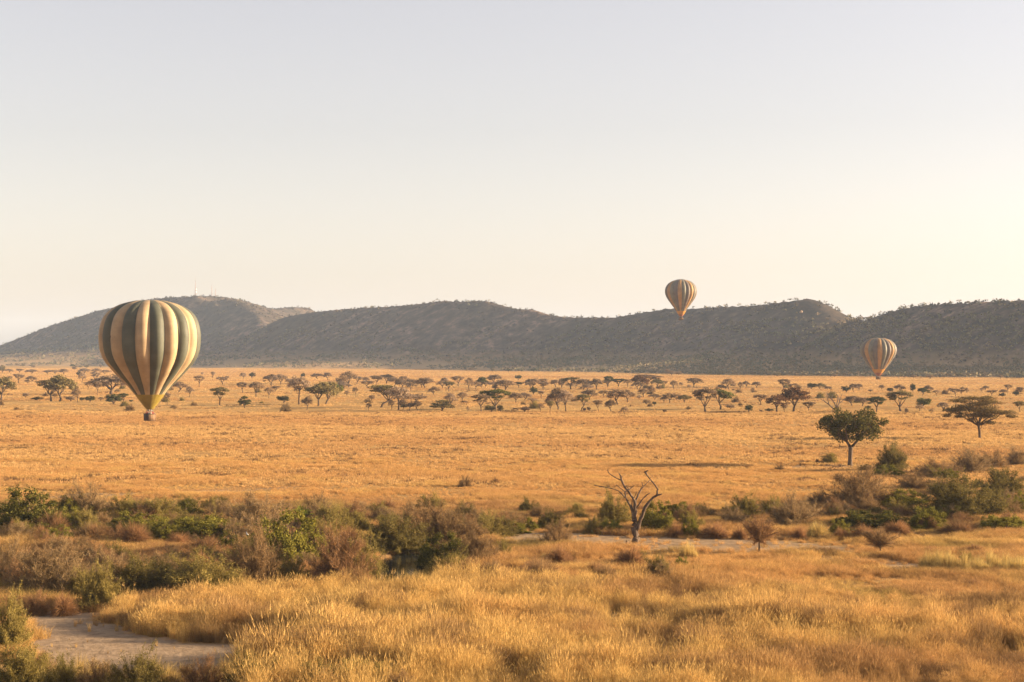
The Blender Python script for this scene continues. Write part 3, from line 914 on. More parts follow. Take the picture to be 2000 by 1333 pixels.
def umbrella_hero():
    r = np.random.default_rng(41)
    x, y = gpos(1913, 858); s = (858 - YH) / CAMH
    t = thing("acacia_tree", (x, y, float(ground_z(x, y))), "big brown umbrella acacia with layered crown and dark upright trunk at right", "tree")
    tr, cr = Acc(), Acc()
    u = 1.0 / 10.26                             # reading from an enlargement: photo pixels per enlarged pixel

    def L(zx, zy, dy=0.0): return np.array([((1820 + zx * u) - 1914) / s, dy, (858 - (750 + zy * u)) / s])
    tube(tr, [L(965, 1125), L(965, 1090), L(962, 960), L(940, 830)], [0.5, 0.34, 0.29, 0.30], 10)
    pads = []
    layers = [(560, 340, 190, 45), (760, 290, 200, 40), (1000, 300, 260, 50), (1130, 270, 120, 30), (1180, 370, 250, 45), (900, 400, 260, 60),
              (640, 470, 220, 50), (380, 550, 150, 50), (480, 520, 190, 50), (850, 520, 240, 60), (1100, 500, 260, 60), (1220, 570, 220, 60),
              (1500, 580, 170, 45), (1600, 650, 130, 40), (1150, 660, 170, 60), (1000, 590, 220, 60), (800, 640, 160, 50), (1140, 780, 130, 50),
              (300, 640, 80, 30), (560, 670, 110, 30), (1380, 590, 120, 40), (780, 720, 80, 30)]
    for zx, zy, wx, wz in layers:
        for dy in (-3.2, -1.2, 1.0, 3.0):
            dyy = dy * r.uniform(0.6, 1.1) * (0.55 if wx < 140 else 1.0)
            pads.append((L(zx + r.normal() * 25, zy + r.normal() * 10, dyy), wx * u / s * 0.95, wz * u / s * 0.85))
    for k in range(12):
        b = in_ball(r, 1)[0]
        pads.append((L(940 + b[0] * 560, 530 + b[2] * 190 + 90 * abs(b[0]), b[1] * 4.0), 170 * u / s, 46 * u / s))
    for q, wx, wz in pads:
        n = int(150 * wx / 2.0) + 40
        b = in_ball(r, n) * np.array([wx, 1.3, wz])
        b[:, 2] -= 0.12 * (b[:, 0] / wx) ** 2
        leaves(cr, r, q + b, 0.165, 0.5, 0.5)
        e = q + in_ball(r, 8) * np.array([wx, 1.2, wz]); k = np.repeat(q[None], 8, 0) - np.array([0, 0, wz * 0.5])
        strips(cr, np.stack([k, (k + e) / 2, e], 1), 0.05, r)
    f = L(940, 830)
    ends = [L(700, 500, -1), L(480, 560, 0.8), L(850, 380, 1.5), L(950, 350, -1.8), L(1120, 420, 1.6), L(1230, 560, -1), L(1450, 600, 0.4), L(1120, 760, -0.5), L(760, 690, 0.6)]
    limbs = []
    for k, e in enumerate(ends):
        c = f * 0.45 + e * 0.55; c[2] -= 0.25
        p = wob(bez(f - np.array([0, 0, 0.2]), c, e, 7), r, 0.07)
        tube(tr, p, np.linspace(0.2, 0.06, 7), 7); limbs.append(p[2:])
    allp = np.concatenate(limbs)
    for q, wx, wz in pads:
        k = allp[np.argmin(np.linalg.norm(allp - q, axis=1))]
        tube(tr, bez(k, (k + q) / 2 - np.array([0, 0, 0.1]), q, 4), np.linspace(0.06, 0.02, 4), 4)
    tube(tr, [L(965, 880), L(985, 905), L(1000, 880), L(1000, 820), L(1040, 740)], [0.05, 0.07, 0.07, 0.06, 0.04], 6)
    put("trunk", tr.mesh("umbrella_trunk", M_BARK, True), t)
    o = put("crown", cr.mesh("umbrella_crown", M_LEAF), t); o.color = (0.19, 0.135, 0.056, 1)


umbrella_hero()


# ------------------------------------------------------------------ dead trees
def dead_tree(base, sc, limbs, label, pxzoom, mat, ori):
    """limbs: name, [(zx, zy, radius)], depth at the tip"""
    r = np.random.default_rng(int(base[0]))
    x, y = gpos(*base); s = (base[1] - YH) / CAMH
    t = thing("dead_tree", (x, y, float(ground_z(x, y)) - 0.05), label, "tree")

    def L(zx, zy): return ((ori[0] + zx / pxzoom) - base[0]) / s, (base[1] - (ori[1] + zy / pxzoom)) / s
    for name, pts, d0, d1 in limbs:
        a = Acc(); P = []; Rr = []
        n = len(pts)
        for k, (zx, zy, rad) in enumerate(pts):
            qx, qz = L(zx, zy)
            P.append((qx, d0 + (d1 - d0) * k / max(1, n - 1), qz)); Rr.append(rad)
        P = np.array(P); Rr = np.array(Rr) * sc
        # resample so that the wood is knobbly
        tt = np.linspace(0, n - 1, n * 3 - 2)
        P2 = np.stack([np.interp(tt, np.arange(n), P[:, c]) for c in range(3)], -1); R2 = np.interp(tt, np.arange(n), Rr)
        P2[1:-1] += r.normal(size=P2[1:-1].shape) * R2[1:-1, None] * 0.16
        R2 = R2 * (1 + 0.1 * r.normal(size=len(R2)))
        tube(a, P2, np.maximum(np.abs(R2), 0.04), 9)
        for q in range(int(n * 0.45) if name == 'limb' else 0):
            k = int(r.integers(len(P2) // 3, len(P2))); d = rand_dirs(r, 1)[0]; d[2] = abs(d[2]) * .8; ln = r.uniform(.25, .8)
            tube(a, [P2[k], P2[k] + d * ln * .5 + r.normal(size=3) * .06, P2[k] + d * ln + r.normal(size=3) * .1], [max(.02, R2[k] * .35), .018, .008], 5)
        put(name, a.mesh("dead_" + name, mat, True), t)
    return t


dead_tree((1241, 1058), 1.1, [
    ("trunk", [(605, 1200, .46), (605, 1150, .34), (607, 1080, .30), (602, 980, .31), (598, 890, .27), (585, 820, .2)], 0, 0.05),
    ("limb", [(620, 1010, .22), (645, 940, .21), (680, 830, .18), (720, 720, .16), (790, 620, .155), (870, 548, .13), (938, 530, .05)], 0, -0.9),
    ("limb", [(878, 548, .11), (880, 515, .1), (888, 470, .085), (850, 410, .07), (800, 350, .07), (765, 310, .065), (737, 265, .09), (718, 240, .11), (758, 214, .03)], -0.8, -1.6),
    ("limb", [(588, 850, .2), (573, 790, .17), (560, 720, .14), (510, 640, .11), (480, 570, .09), (475, 520, .08), (510, 495, .06), (550, 470, .05), (598, 430, .022)], 0.05, 0.7),
    ("limb", [(472, 590, .07), (430, 540, .06), (395, 505, .05), (320, 480, .045), (240, 460, .05), (150, 450, .045), (76, 435, .025)], 0.55, 1.5),
    ("limb", [(596, 860, .19), (600, 760, .155), (590, 620, .13), (545, 550, .12), (500, 490, .105), (450, 420, .1), (420, 350, .09), (415, 310, .085), (388, 262, .035)], 0, -0.5),
    ("limb", [(417, 357, .07), (350, 325, .05), (280, 280, .05), (248, 250, .05), (244, 226, .045), (226, 222, .025)], -0.42, -1.0),
    ("limb", [(602, 740, .14), (612, 620, .1), (650, 550, .08), (690, 480, .07), (720, 440, .06), (770, 400, .03), (796, 368, .014)], 0, 0.9),
    ("limb", [(622, 610, .07), (645, 530, .06), (682, 450, .03)], 0.4, -0.2),
    ("limb", [(557, 700, .05), (565, 620, .045), (600, 560, .04), (622, 500, .018)], 0.1, -0.5),
    ("limb", [(606, 730, .1), (660, 660, .075), (700, 590, .06), (740, 550, .05), (790, 516, .022)], 0, -0.8),
    ("limb", [(625, 910, .1), (612, 820, .07), (624, 740, .05)], -0.15, -0.25),
    ("limb", [(470, 510, .04), (420, 470, .03), (362, 428, .014)], 0.65, 1.0),
    ("limb", [(495, 480, .05), (525, 470, .04), (478, 426, .02)], -0.2, -0.4),
    ("limb", [(702, 440, .035), (700, 410, .03), (694, 386, .016)], 0.55, 0.4),
], "bare forked dead tree with broken limbs standing by the dry earth strip", 6.665, M_DEAD, (1150, 880))

dead_tree((1634, 810), 1.2, [
    ("trunk", [(172, 556, .5), (172, 545, .38), (174, 500, .33), (178, 470, .26)], 0, 0),
    ("limb", [(170, 520, .26), (140, 488, .22), (100, 450, .2), (62, 422, .16), (15, 394, .05)], 0, 0.8),
    ("limb", [(98, 450, .15), (82, 398, .12), (58, 345, .05)], 0.3, -0.3),
    ("limb", [(172, 490, .22), (150, 432, .18), (120, 402, .14), (85, 362, .1), (62, 338, .04)], 0, -0.9),
    ("limb", [(128, 408, .1), (122, 372, .08), (128, 348, .03)], -0.5, -0.2),
    ("limb", [(178, 478, .24), (202, 420, .18), (190, 372, .13), (168, 345, .08), (148, 336, .03)], 0, 0.6),
    ("limb", [(200, 420, .14), (214, 382, .1), (224, 352, .07), (244, 345, .025)], 0.3, 1.2),
    ("limb", [(166, 466, .16), (181, 402, .12), (174, 352, .04)], 0, -0.4),
    ("limb", [(60, 420, .08), (45, 400, .06), (38, 380, .02)], 0.5, 0.2),
    ("limb", [(206, 430, .12), (238, 405, .08), (262, 380, .03)], 0.2, 0.6),
], "pale bleached dead tree with many bare limbs behind the broad dark green tree", 5.0, M_PALEBARK, (1600, 700))


# ------------------------------------------------------------------ bushes
def bush_proto(seed, kind):
    """nominal 5 m wide, 3.2 m tall -> {part: mesh}"""
    r = np.random.default_rng(seed)
    st, fo = Acc(), Acc()
    W, Hh = 2.5, 3.2

    def dome(n, inner=0.0):
        d = rand_dirs(r, n); d[:, 2] = np.abs(d[:, 2]) * 1.0 - 0.12
        rad = (inner + (1 - inner) * r.random(n)) ** (1 / 2.5)
        th = np.arctan2(d[:, 1], d[:, 0]); rad = rad * (1 + 0.16 * np.sin(3 * th + seed) + 0.1 * np.sin(5 * th + 2 * seed))
        return d * rad[:, None] * np.array([W, W, Hh])
    if kind == 'green':
        c = dome(95, 0.30); c[:, 2] = np.maximum(c[:, 2], 0.2) * (0.8 + 0.3 * r.random(95))
        for q in c:
            rad = r.uniform(0.28, 0.52)
            leaves(fo, r, q + in_ball(r, 130) * rad * np.array([1, 1, 0.85]), 0.085, 0.15, 0.5)
            tube(st, bez([q[0] * .12, q[1] * .12, 0], [q[0] * .4, q[1] * .4, q[2] * .7], q, 4), np.linspace(.035, .012, 4), 4)
            e = q + rand_dirs(r, 9) * rad * np.array([1, 1, .9]) * r.uniform(1.0, 1.6, (9, 1)) + np.array([0, 0, .1]); e[:, 2] = np.abs(e[:, 2])
            strips(fo, np.stack([np.repeat(q[None], 9, 0), (q + e) / 2, e], 1), 0.03, r)
            tt = r.random((9, 7, 1)) * .7 + .4; sp = (q + (e[:, None] - q) * tt).reshape(-1, 3)
            leaves(fo, r, sp + r.normal(size=sp.shape) * .05, 0.065, 0.1, 0.5)
    elif kind in ('thorn', 'olive'):
        n1 = 120
        e1 = dome(n1, 0.45); e1[:, 2] = np.maximum(e1[:, 2], 0.15)
        b1 = r.normal(size=(n1, 3)) * np.array([0.16, 0.16, 0])
        stems = np.stack([b1, b1 * 0.6 + e1 * np.array([.35, .35, .5]), e1], 1)
        for q in range(n1):
            tube(st, bez(stems[q, 0], stems[q, 1], stems[q, 2], 5), np.linspace(.032, .008, 5), 4)
        t = r.random((n1, 18, 1)) * 0.75 + 0.25
        root = (1 - t) ** 2 * stems[:, None, 0] + 2 * t * (1 - t) * stems[:, None, 1] + t * t * stems[:, None, 2]
        root = root.reshape(-1, 3)
        d = rand_dirs(r, len(root)) * 0.55 + (root / np.array([W, W, Hh])) * 0.5 + np.array([0, 0, 0.22])
        ln = (0.35 + 0.55 * r.random(len(root)))[:, None]
        e = root + d * ln
        e[:, 2] = np.maximum(e[:, 2], 0.05)
        strips(fo, np.stack([root, (root + e) / 2 + r.normal(size=root.shape) * .05, e], 1), 0.03, r)
        # second-order twigs
        N2 = 24000
        k = r.integers(0, len(root), N2); t = r.random((N2, 1))
        rt2 = root[k] * (1 - t) + e[k] * t
        e2 = rt2 + rand_dirs(r, N2) * (0.14 + 0.26 * r.random((N2, 1))) + np.array([0, 0, 0.05]) - .12 * (rt2 / np.array([W, W, Hh])) ** 3
        strips(fo, np.stack([rt2, (rt2 + e2) / 2 + r.normal(size=rt2.shape) * .025, e2], 1), 0.019, r)
        nl = 7000 if kind == 'thorn' else 21000
        k = r.integers(0, N2, nl); t = r.random((nl, 1))
        leaves(fo, r, rt2[k] * (1 - t) + e2[k] * t + r.normal(size=(nl, 3)) * .04, 0.032 if kind == 'thorn' else 0.05, 0.1, 0.5)
    elif kind == 'tussock':                      # rounded russet clump of dead stems
        n = 2300
        e = dome(n, 0.5); e[:, 2] = np.maximum(e[:, 2], 0.1)
        b = e * np.array([.22, .22, 0]) + r.normal(size=(n, 3)) * np.array([.2, .2, 0])
        m_ = b * .5 + e * .5 + np.array([0, 0, .45])
        strips(fo, np.stack([b, m_, e], 1), 0.05, r)
        for q in range(24):
            tube(st, bez(b[q], m_[q] - np.array([0, 0, .3]), e[q] * .8, 4), np.linspace(.03, .01, 4), 4)
    elif kind == 'grassclump':                   # long arching grass, several tufts grown together
        for q in range(22):
            c = np.array([r.uniform(-W, W) * .85, r.uniform(-W, W) * .8, 0]); n = 110
            th = r.random(n) * 6.283; out = (0.15 + 0.6 * r.random(n) ** 1.5)
            hgt = Hh * (0.35 + 0.65 * r.random(n)) * r.uniform(0.45, 1.1) * (1 - .55 * (c[0] / W) ** 2)
            b = c + np.stack([np.cos(th), np.sin(th), th * 0], -1) * (0.25 * r.random(n))[:, None]
            m_ = b + np.stack([np.cos(th) * out * .35, np.sin(th) * out * .35, hgt * .62], -1)
            e = b + np.stack([np.cos(th) * out * 1.3, np.sin(th) * out * 1.3, hgt * (1 - .35 * out)], -1)
            strips(fo, np.stack([b, m_, e], 1), 0.04, r)
        for q in range(10):
            tube(st, [(r.uniform(-W, W) * .8, r.uniform(-W, W) * .4, 0), (r.uniform(-W, W) * .8, r.uniform(-W, W) * .4, .5)], [.03, .02], 4)
    return {"stems": st.mesh(kind + "_stems", M_TWIG), "foliage": fo.mesh(kind + "_foliage", M_LEAF if kind == 'green' else (M_BLADE if kind in ('tussock', 'grassclump') else M_LEAF))}


BUSH = {k: [bush_proto(100 + 10 * n + v, kind) for v in range(nv)] for n, (k, kind, nv) in enumerate(
    (('G', 'green', 3), ('T', 'thorn', 3), ('O', 'olive', 3), ('R', 'tussock', 2), ('C', 'grassclump', 2)))}
BNAME = {'G': ("leafy_shrub", "shrub"), 'T': ("thorn_bush", "bush"), 'O': ("olive_bush", "bush"), 'R': ("dry_tussock", "bush"), 'C': ("grass_clump", "grass clump")}
BCOL = {'green': (0.20, 0.175, 0.034), 'dkgreen': (0.125, 0.112, 0.027), 'yellow': (0.20, 0.19, 0.035), 'brown': (0.26, 0.165, 0.076), 'russet': (0.265, 0.15, 0.07),
        'greyb': (0.27, 0.182, 0.088), 'olive': (0.24, 0.185, 0.055), 'dolive': (0.16, 0.125, 0.04), 'rust': (0.30, 0.165, 0.075), 'straw': (0.50, 0.36, 0.13), 'shade': (0.36, 0.25, 0.09)}  # shade: straw darkened to stand for clumps lying in shadow
BWORD = {'green': 'green', 'dkgreen': 'dark green', 'yellow': 'yellow-green', 'brown': 'brown', 'russet': 'russet', 'greyb': 'grey-brown', 'olive': 'olive',
         'dolive': 'dark olive', 'rust': 'rust-coloured', 'straw': 'straw-coloured', 'shade': 'tawny'}
BSHAPE = {'G': 'leafy shrub', 'T': 'twiggy thornbush', 'O': 'fine-leaved bush', 'R': 'rounded dry tussock', 'C': 'long-bladed grass clump'}

# (x, base row, width, height in photo pixels, kind, tint, own label, landmark)
BUSHES = [
    (45, 1044, 132, 64, 'G', 'dkgreen', 'large dark green shrub at the left edge below the golden plain', 'large dark shrub at left'),
    (168, 1018, 90, 58, 'T', 'greyb', 'tall grey-brown thornbush rising above the thicket right of the dark left shrub', 'tall grey thornbush'),
    (500, 1038, 126, 62, 'T', 'greyb', 'wide brown thornbush left of the small green palm', 'wide thornbush by the palm'),
    (557, 1102, 132, 78, 'G', 'green', 'big bright green shrub below the small palm', 'big bright green shrub'),
    (490, 1142, 106, 90, 'T', 'brown', 'tall domed brown thornbush left of the big bright green shrub', 'domed brown thornbush'),
    (665, 1138, 120, 92, 'T', 'russet', 'big round russet thornbush on the left bank of the pond', 'big russet thornbush'),
    (708, 1132, 84, 84, 'O', 'olive', 'olive bush between the big russet thornbush and the pond', 'olive bush by the pond'),
    (865, 1064, 126, 74, 'T', 'brown', 'spreading brown thornbush above the far bank of the pond', 'spreading thornbush'),
    (90, 1168, 132, 90, 'T', 'greyb', 'big grey-brown thornbush above the sandy patch at left', 'big thornbush above the sand'),
    (385, 1164, 170, 62, 'O', 'olive', 'widest olive bush behind the tall golden grass', 'widest olive bush'),
    (1555, 1025, 104, 60, 'T', 'greyb', 'rounded grey-brown thornbush behind the small thorn tree', 'rounded grey thornbush'),
    (1678, 988, 124, 72, 'T', 'brown', 'big dark brown thicket below the broad dark green tree', 'big dark brown thicket'),
    (1745, 918, 64, 46, 'O', 'dolive', 'round dense olive bush right of the broad dark green tree', 'round dense olive bush'),
    (1880, 1012, 170, 76, 'O', 'dolive', 'widest dark olive bush in the thicket at right', 'widest bush at right'),
    (1962, 964, 86, 46, 'O', 'dolive', 'dense dark bush at the right edge of the plain', 'dense dark bush at right'),
    (1485, 1080, 92, 78, 'S', 'russet', 'small bare-looking thorn tree on the dry earth strip', 'small thorn tree'),
    (1722, 1081, 92, 56, 'S', 'brown', 'small umbrella-shaped thorn tree leaning at the end of the dry earth strip', 'umbrella-shaped thorn tree'),
    (595, 1242, 46, 16, 'G', 'green', 'small green shrub alone in the tall golden grass', 'small lone green shrub'),
    (1280, 1038, 62, 52, 'G', 'green', 'green shrub close behind the bare forked dead tree at its right', 'green shrub at the dead tree'),
    (1197, 1026, 76, 60, 'O', 'olive', 'round olive bush behind the bare forked dead tree at its left', 'round olive bush at the dead tree'),
    (1085, 1065, 64, 48, 'T', 'brown', 'brown thornbush at the left end of the dry earth strip', 'thornbush on the earth strip'),
]
for row in """105 992 24 14 O dolive|240 1016 66 36 O olive|300 1024 84 42 O olive|285 1014 34 16 T brown|265 1046 100 32 G green|65 1052 76 28 G dkgreen|132 1038 74 32 G green|105 1062 66 24 G green|395 1052 112 38 G green|447 1077 44 32 G dkgreen|412 1008 46 26 O olive|335 1010 40 24 T greyb|360 1034 60 26 O olive|180 1052 60 26 O olive
15 1132 74 66 T greyb|190 1192 84 78 O olive|270 1162 114 58 O dolive|70 1202 54 44 T russet|122 1203 54 44 R rust|14 1276 88 98 O olive|40 1348 126 84 O olive|78 1324 64 52 T brown|150 1342 120 62 C shade|300 1350 134 62 C shade|440 1344 114 54 C shade|565 1352 90 44 O dolive|705 1352 176 56 O olive|190 1362 110 74 T brown|265 1370 120 84 O dolive|385 1366 110 74 T russet|485 1368 110 76 O dolive|620 1368 110 66 O dolive|775 1366 100 50 T brown|120 1360 80 70 O dolive
612 1024 66 50 T greyb|650 1042 84 48 O olive|560 1010 50 26 T brown|567 1137 64 42 O olive|772 1072 116 60 O dolive|872 1096 94 44 G dkgreen|884 1122 104 38 O olive|937 1100 80 54 T brown|982 1088 34 32 O olive|955 1038 54 34 O olive|1002 1038 48 24 G green|1037 1030 44 20 G green|1032 998 50 26 O dolive|920 1052 60 36 T brown|700 1012 60 30 T greyb|810 1018 70 34 T brown
1192 1038 52 26 G yellow|1160 1039 42 30 O olive|1326 1002 62 22 G green|1320 1045 42 28 R rust|1350 1044 38 30 G green|1395 1047 62 30 R rust|1445 1049 36 24 R rust|1365 1008 54 26 O olive|1455 1008 70 42 O olive|1562 1050 34 26 R rust|1597 1047 52 32 R straw|1640 1044 44 28 G green|1700 1030 130 32 G dkgreen|1770 990 80 30 G green|1812 1032 72 36 G green|1967 1038 74 34 G green|1990 1000 44 32 G green|1690 1050 54 28 R rust|1645 1050 40 24 R rust|1755 1040 60 26 R rust|1880 1042 90 26 R russet
1825 1106 56 40 C straw|1862 1114 62 46 C straw|1905 1118 58 34 C straw|1942 1112 66 42 C straw|1985 1120 60 40 C straw|1890 1104 44 26 O olive|1621 904 28 19 O olive|1596 904 9 9 R brown|1523 919 20 14 T brown|1835 932 92 32 T brown|1900 922 72 46 T greyb|1942 914 62 32 T brown|1990 908 44 32 T greyb|1735 930 54 18 G green|1850 934 44 16 G green|1890 914 26 12 G green|1692 917 24 10 G dkgreen|907 951 28 20 T brown|968 945 15 11 T russet|1600 985 60 26 T brown|1790 960 70 34 T brown|1850 968 70 34 T greyb|1760 1012 80 26 R russet|1930 990 60 28 O dolive|1240 1104 50 30 O olive|1285 1122 56 34 O olive|1330 1112 30 22 G yellow|1345 1092 34 40 C straw|1165 1122 52 26 R russet|1040 1120 56 26 R russet|1110 1108 40 26 R rust|980 1130 60 24 R rust|1080 1092 40 24 C straw
1905 1080 60 22 R russet|1820 1080 50 18 R russet|1310 1300 44 30 R brown|1100 1270 50 24 R russet|1150 1180 44 22 R russet|920 1195 60 26 C shade|870 1180 50 26 C shade|1370 1200 56 24 R russet|1640 1230 56 22 C shade|1830 1180 70 24 R russet|1900 1150 60 22 R russet|1540 1145 40 18 R russet|1990 1240 40 26 R brown|1720 1160 60 20 R rust""".replace("\n", "|").split("|"):
    q = row.split()
    BUSHES.append((float(q[0]), float(q[1]), float(q[2]), float(q[3]), q[4], q[5], None, None))  # lowest bushes are added, dark-tinted to stand in for a shadowed bank
NAMED_B = len(BUSHES)
rb = random.Random(17)
FILL = [((20, 480), (1000, 1060), 44, "TOOTRTG"), ((20, 640), (1050, 1120), 80, "RTRTROTT"), ((560, 1000), (1000, 1060), 36, "TOTORT"), ((30, 480), (1120, 1175), 34, "TOROTT"),
        ((1480, 2000), (930, 1036), 70, "TOGRTOTT"), ((900, 1500), (990, 1040), 22, "RTOR"), ((850, 1300), (1090, 1140), 14, "RRT")]
for (xa, xb), (ya, yb), n, kinds in FILL:
    for k in range(n):
        kd = rb.choice(kinds); py = rb.uniform(ya, yb); px = rb.uniform(xa, xb)
        if xb == 2000 and py < 1000 - (px - 1480) * .12: continue
        if 700 < px < 880 and 1045 < py < 1150: continue
        sc_ = (py - YH) / CAMH
        wd = sc_ * rb.uniform(1.8, 4.4)
        tint = {'T': rb.choice(['brown', 'greyb', 'russet']), 'O': rb.choice(['olive', 'dolive']), 'G': rb.choice(['green', 'dkgreen']), 'R': rb.choice(['russet', 'rust', 'brown'])}[kd]
        BUSHES.append((px, py, wd, wd * rb.uniform(.42, .6), kd, tint, None, None))
LAND_B = [(b[7], b[0], b[1]) for b in BUSHES if b[7]] + [("bare forked dead tree", 1241, 1058), ("pond", 792, 1105), ("small green palm", 590, 1028),
         ("broad dark green tree", 1660, 908), ("sandy patch", 250, 1250), ("bottom edge of the photo", 500, 1360), ("golden grass foreground", 1300, 1260)]
auto = [b for b in BUSHES[:NAMED_B] if b[6] is None]


def bsize(w): return "small" if w < 45 else ("medium-sized" if w < 85 else "large")


labels_auto = iter(make_labels([(f"{bsize(b[2])} {BWORD[b[5]]} {BSHAPE[b[4]]}", b[0], b[1]) for b in auto], LAND_B, "bush"))


def thorn_tree(seed):
    r = np.random.default_rng(seed)
    st, fo = Acc(), Acc()
    tube(st, [(0, 0, -.1), (.05, 0, .5), (-.02, 0, 1.0)], [.16, .1, .09], 7)
    for k in range(46):
        d = rand_dirs(r, 1)[0]; d[2] = abs(d[2]) if r.random() < .7 else d[2]; q = d * np.array([2.5, 2.3, 1.3]) * r.uniform(.55, 1) + np.array([0, 0, 1.75])
        p = bez([-.02, 0, .85 + .2 * r.random()], [q[0] * .4, q[1] * .4, 1.0 + q[2] * .25], q, 5)
        tube(st, wob(p, r, .03), np.linspace(.05, .01, 5), 4)
        n = 120
        t = r.random((n, 1)) * .75 + .25
        i = np.clip((t[:, 0] * 4).astype(int), 0, 3); root = p[i] + (p[i + 1] - p[i]) * (t * 4 - i[:, None])
        e = root + rand_dirs(r, n) * (.2 + .55 * r.random((n, 1))) + np.array([0, 0, .02])
        strips(fo, np.stack([root, (root + e) / 2, e], 1), .022, r)
        leaves(fo, r, root + (e - root) * r.random((n, 1)) + r.normal(size=(n, 3)) * .05, .04, .1, .5)
    return {"trunk": st.mesh("thorn_trunk", M_BARK, True), "crown": fo.mesh("thorn_crown", M_LEAF)}


FILLAB = {'T': "low brown twiggy bush growing tangled among its like in the thicket belt", 'O': "low olive fine-leaved bush tangled among others in the thicket belt",
          'G': "low green leafy shrub half hidden in the thicket belt", 'R': "low rusty dry tussock growing between the thicket bushes"}
FILGRP = {'T': "low twiggy bushes of the thicket belt", 'O': "low olive bushes of the thicket belt", 'G': "low green shrubs of the thicket belt", 'R': "low dry tussocks of the thicket belt"}
THORN = [thorn_tree(61), thorn_tree(62)]
# low grey scrub between the trees of the plain
for k in range(60):
    px = rt.choice([rt.uniform(380, 1320), rt.uniform(380, 1320), rt.uniform(1320, 1990), rt.uniform(0, 380)]); py = rt.uniform(752, 806)
    x, y = gpos(px, py)
    t = thing("thorn_bush", (x, y, -0.05), "low dusty scrub bush standing between the scattered trees of the far plain", "bush", "low scrub between the trees of the plain", rt.uniform(0, 6.28))
    wid = rt.uniform(2.0, 4.8); t.scale = (wid / 4.6, wid / 4.6, wid * rt.uniform(.5, .75) / 2.7)
    for pn, me in BUSH[rt.choice('TTO')][k % 3].items():
        o = put(pn, me, t); c = BCOL[rt.choice(['greyb', 'brown', 'olive'])]; o.color = (*c, 1) if pn == 'foliage' else (0.13, 0.092, 0.062, 1)
for nb, (px, py, w, h, kind, tint, label, _) in enumerate(BUSHES):
    x, y = gpos(px, py)
    s = (py - YH) / CAMH
    y += w / s * 0.18
    z = float(ground_z(x, y))
    c = BCOL[tint]; j = rt.uniform(0.88, 1.14)
    if kind == 'S':
        t = thing("thorn_tree", (x, y, z), label, "tree", None, rt.uniform(0, 6))
        t.scale = (w / s / 5.0, w / s / 5.0, h / s / 3.1)
        parts = THORN[nb % 2]
    else:
        nm, cat = BNAME[kind]
        t = thing(nm, (x, y, z - 0.08), label or (next(labels_auto) if nb < NAMED_B else FILLAB[kind]), cat, "bushes and clumps of the thicket" if nb < NAMED_B else FILGRP[kind], rt.uniform(0, 6.28) if kind != 'C' else rt.uniform(-.2, .2))
        bigger = 1.1 if px < 1000 and py < 1180 else 1.0
        t.scale = (w / s / 4.3 * bigger, w / s / 4.3 * rt.uniform(0.9, 1.15), h * bigger / s / (2.55 if kind != 'C' else 2.4))
        parts = BUSH[kind][nb % len(BUSH[kind])]
    for pn, me in parts.items():
        o = put(pn, me, t)
        o.color = (c[0] * j, c[1] * j, c[2] * j, 1) if pn in ('foliage', 'crown') else (0.13, 0.092, 0.062, 1)


def palm():
    r = np.random.default_rng(77)
    x, y = gpos(590, 1030); s = (1030 - YH) / CAMH
    t = thing("palm", (x, y, float(ground_z(x, y))), "small green palm with upright fronds behind the big bright green shrub", "palm")
    st = Acc(); tube(st, [(0, 0, -.1), (.03, 0, .5), (0, 0, 1.0)], [.16, .13, .1], 8)
    put("stem", st.mesh("palm_stem", M_BARK, True), t)
    for k in range(15):
        a = Acc(); th = k * 2.4; sp = 0.35 + 0.85 * (k / 15.0)
        e = np.array([math.cos(th) * sp * 1.3, math.sin(th) * sp * 1.3, 2.9 - 0.95 * sp + r.normal() * .15])
        p = bez([0, 0, .9], [math.cos(th) * .25, math.sin(th) * .25, 1.9], e, 9)
        tube(a, p, np.linspace(.025, .006, 9), 4)
        n = 46; tq = np.repeat(np.linspace(.2, 1, n // 2), 2); i = np.clip((tq * 8).astype(int), 0, 7)
        root = p[i] + (p[i + 1] - p[i]) * (tq * 8 - i)[:, None]
        tan = (p[i + 1] - p[i]); tan /= np.linalg.norm(tan, axis=1)[:, None]
        sd = np.cross(tan, [0, 0, 1.0]); sd /= np.linalg.norm(sd, axis=1)[:, None] + 1e-6
        sg = np.where(np.arange(n) % 2 == 0, 1, -1)[:, None]
        e2 = root + (tan * .55 + sd * sg * .5) * .62
        strips(a, np.stack([root, (root + e2) / 2, e2], 1), .06, r)
        o = put("frond", a.mesh("palm_frond", M_LEAF), t); o.color = (0.14, 0.155, 0.026, 1)


palm()


# ------------------------------------------------------------------ hot air balloons
def fabric(name, col, var=0.17):
    m, nt, out = mat_new(name)
    tc = nd(nt, "ShaderNodeTexCoord").outputs["Object"]
    f = noise(nt, 0.35, 4, tc)
    sp = nd(nt, "ShaderNodeSeparateXYZ"); nt.links.new(tc, sp.inputs[0])
    wv = nd(nt, "ShaderNodeMath", operation='FRACT')
    ml = nd(nt, "ShaderNodeMath", operation='MULTIPLY'); ml.inputs[1].default_value = 0.72
    nt.links.new(sp.outputs[2], ml.inputs[0]); nt.links.new(ml.outputs[0], wv.inputs[0])
    seam = ramp(nt, wv.outputs[0], [(0.0, (0.82,) * 3), (0.05, (1, 1, 1))])
    c = ramp(nt, f, [(0.35, tuple(x * (1 - var) for x in col)), (0.65, tuple(x * (1 + var) for x in col))])
    c = mixc(nt, 1.0, c, seam, 'MULTIPLY')
    b = nd(nt, "ShaderNodeBsdfPrincipled"); b.inputs["Roughness"].default_value = 0.62; b.inputs["Specular IOR Level"].default_value = 0.25
    nt.links.new(c, b.inputs["Base Color"]); nt.links.new(b.outputs[0], out.inputs[0])
    return m


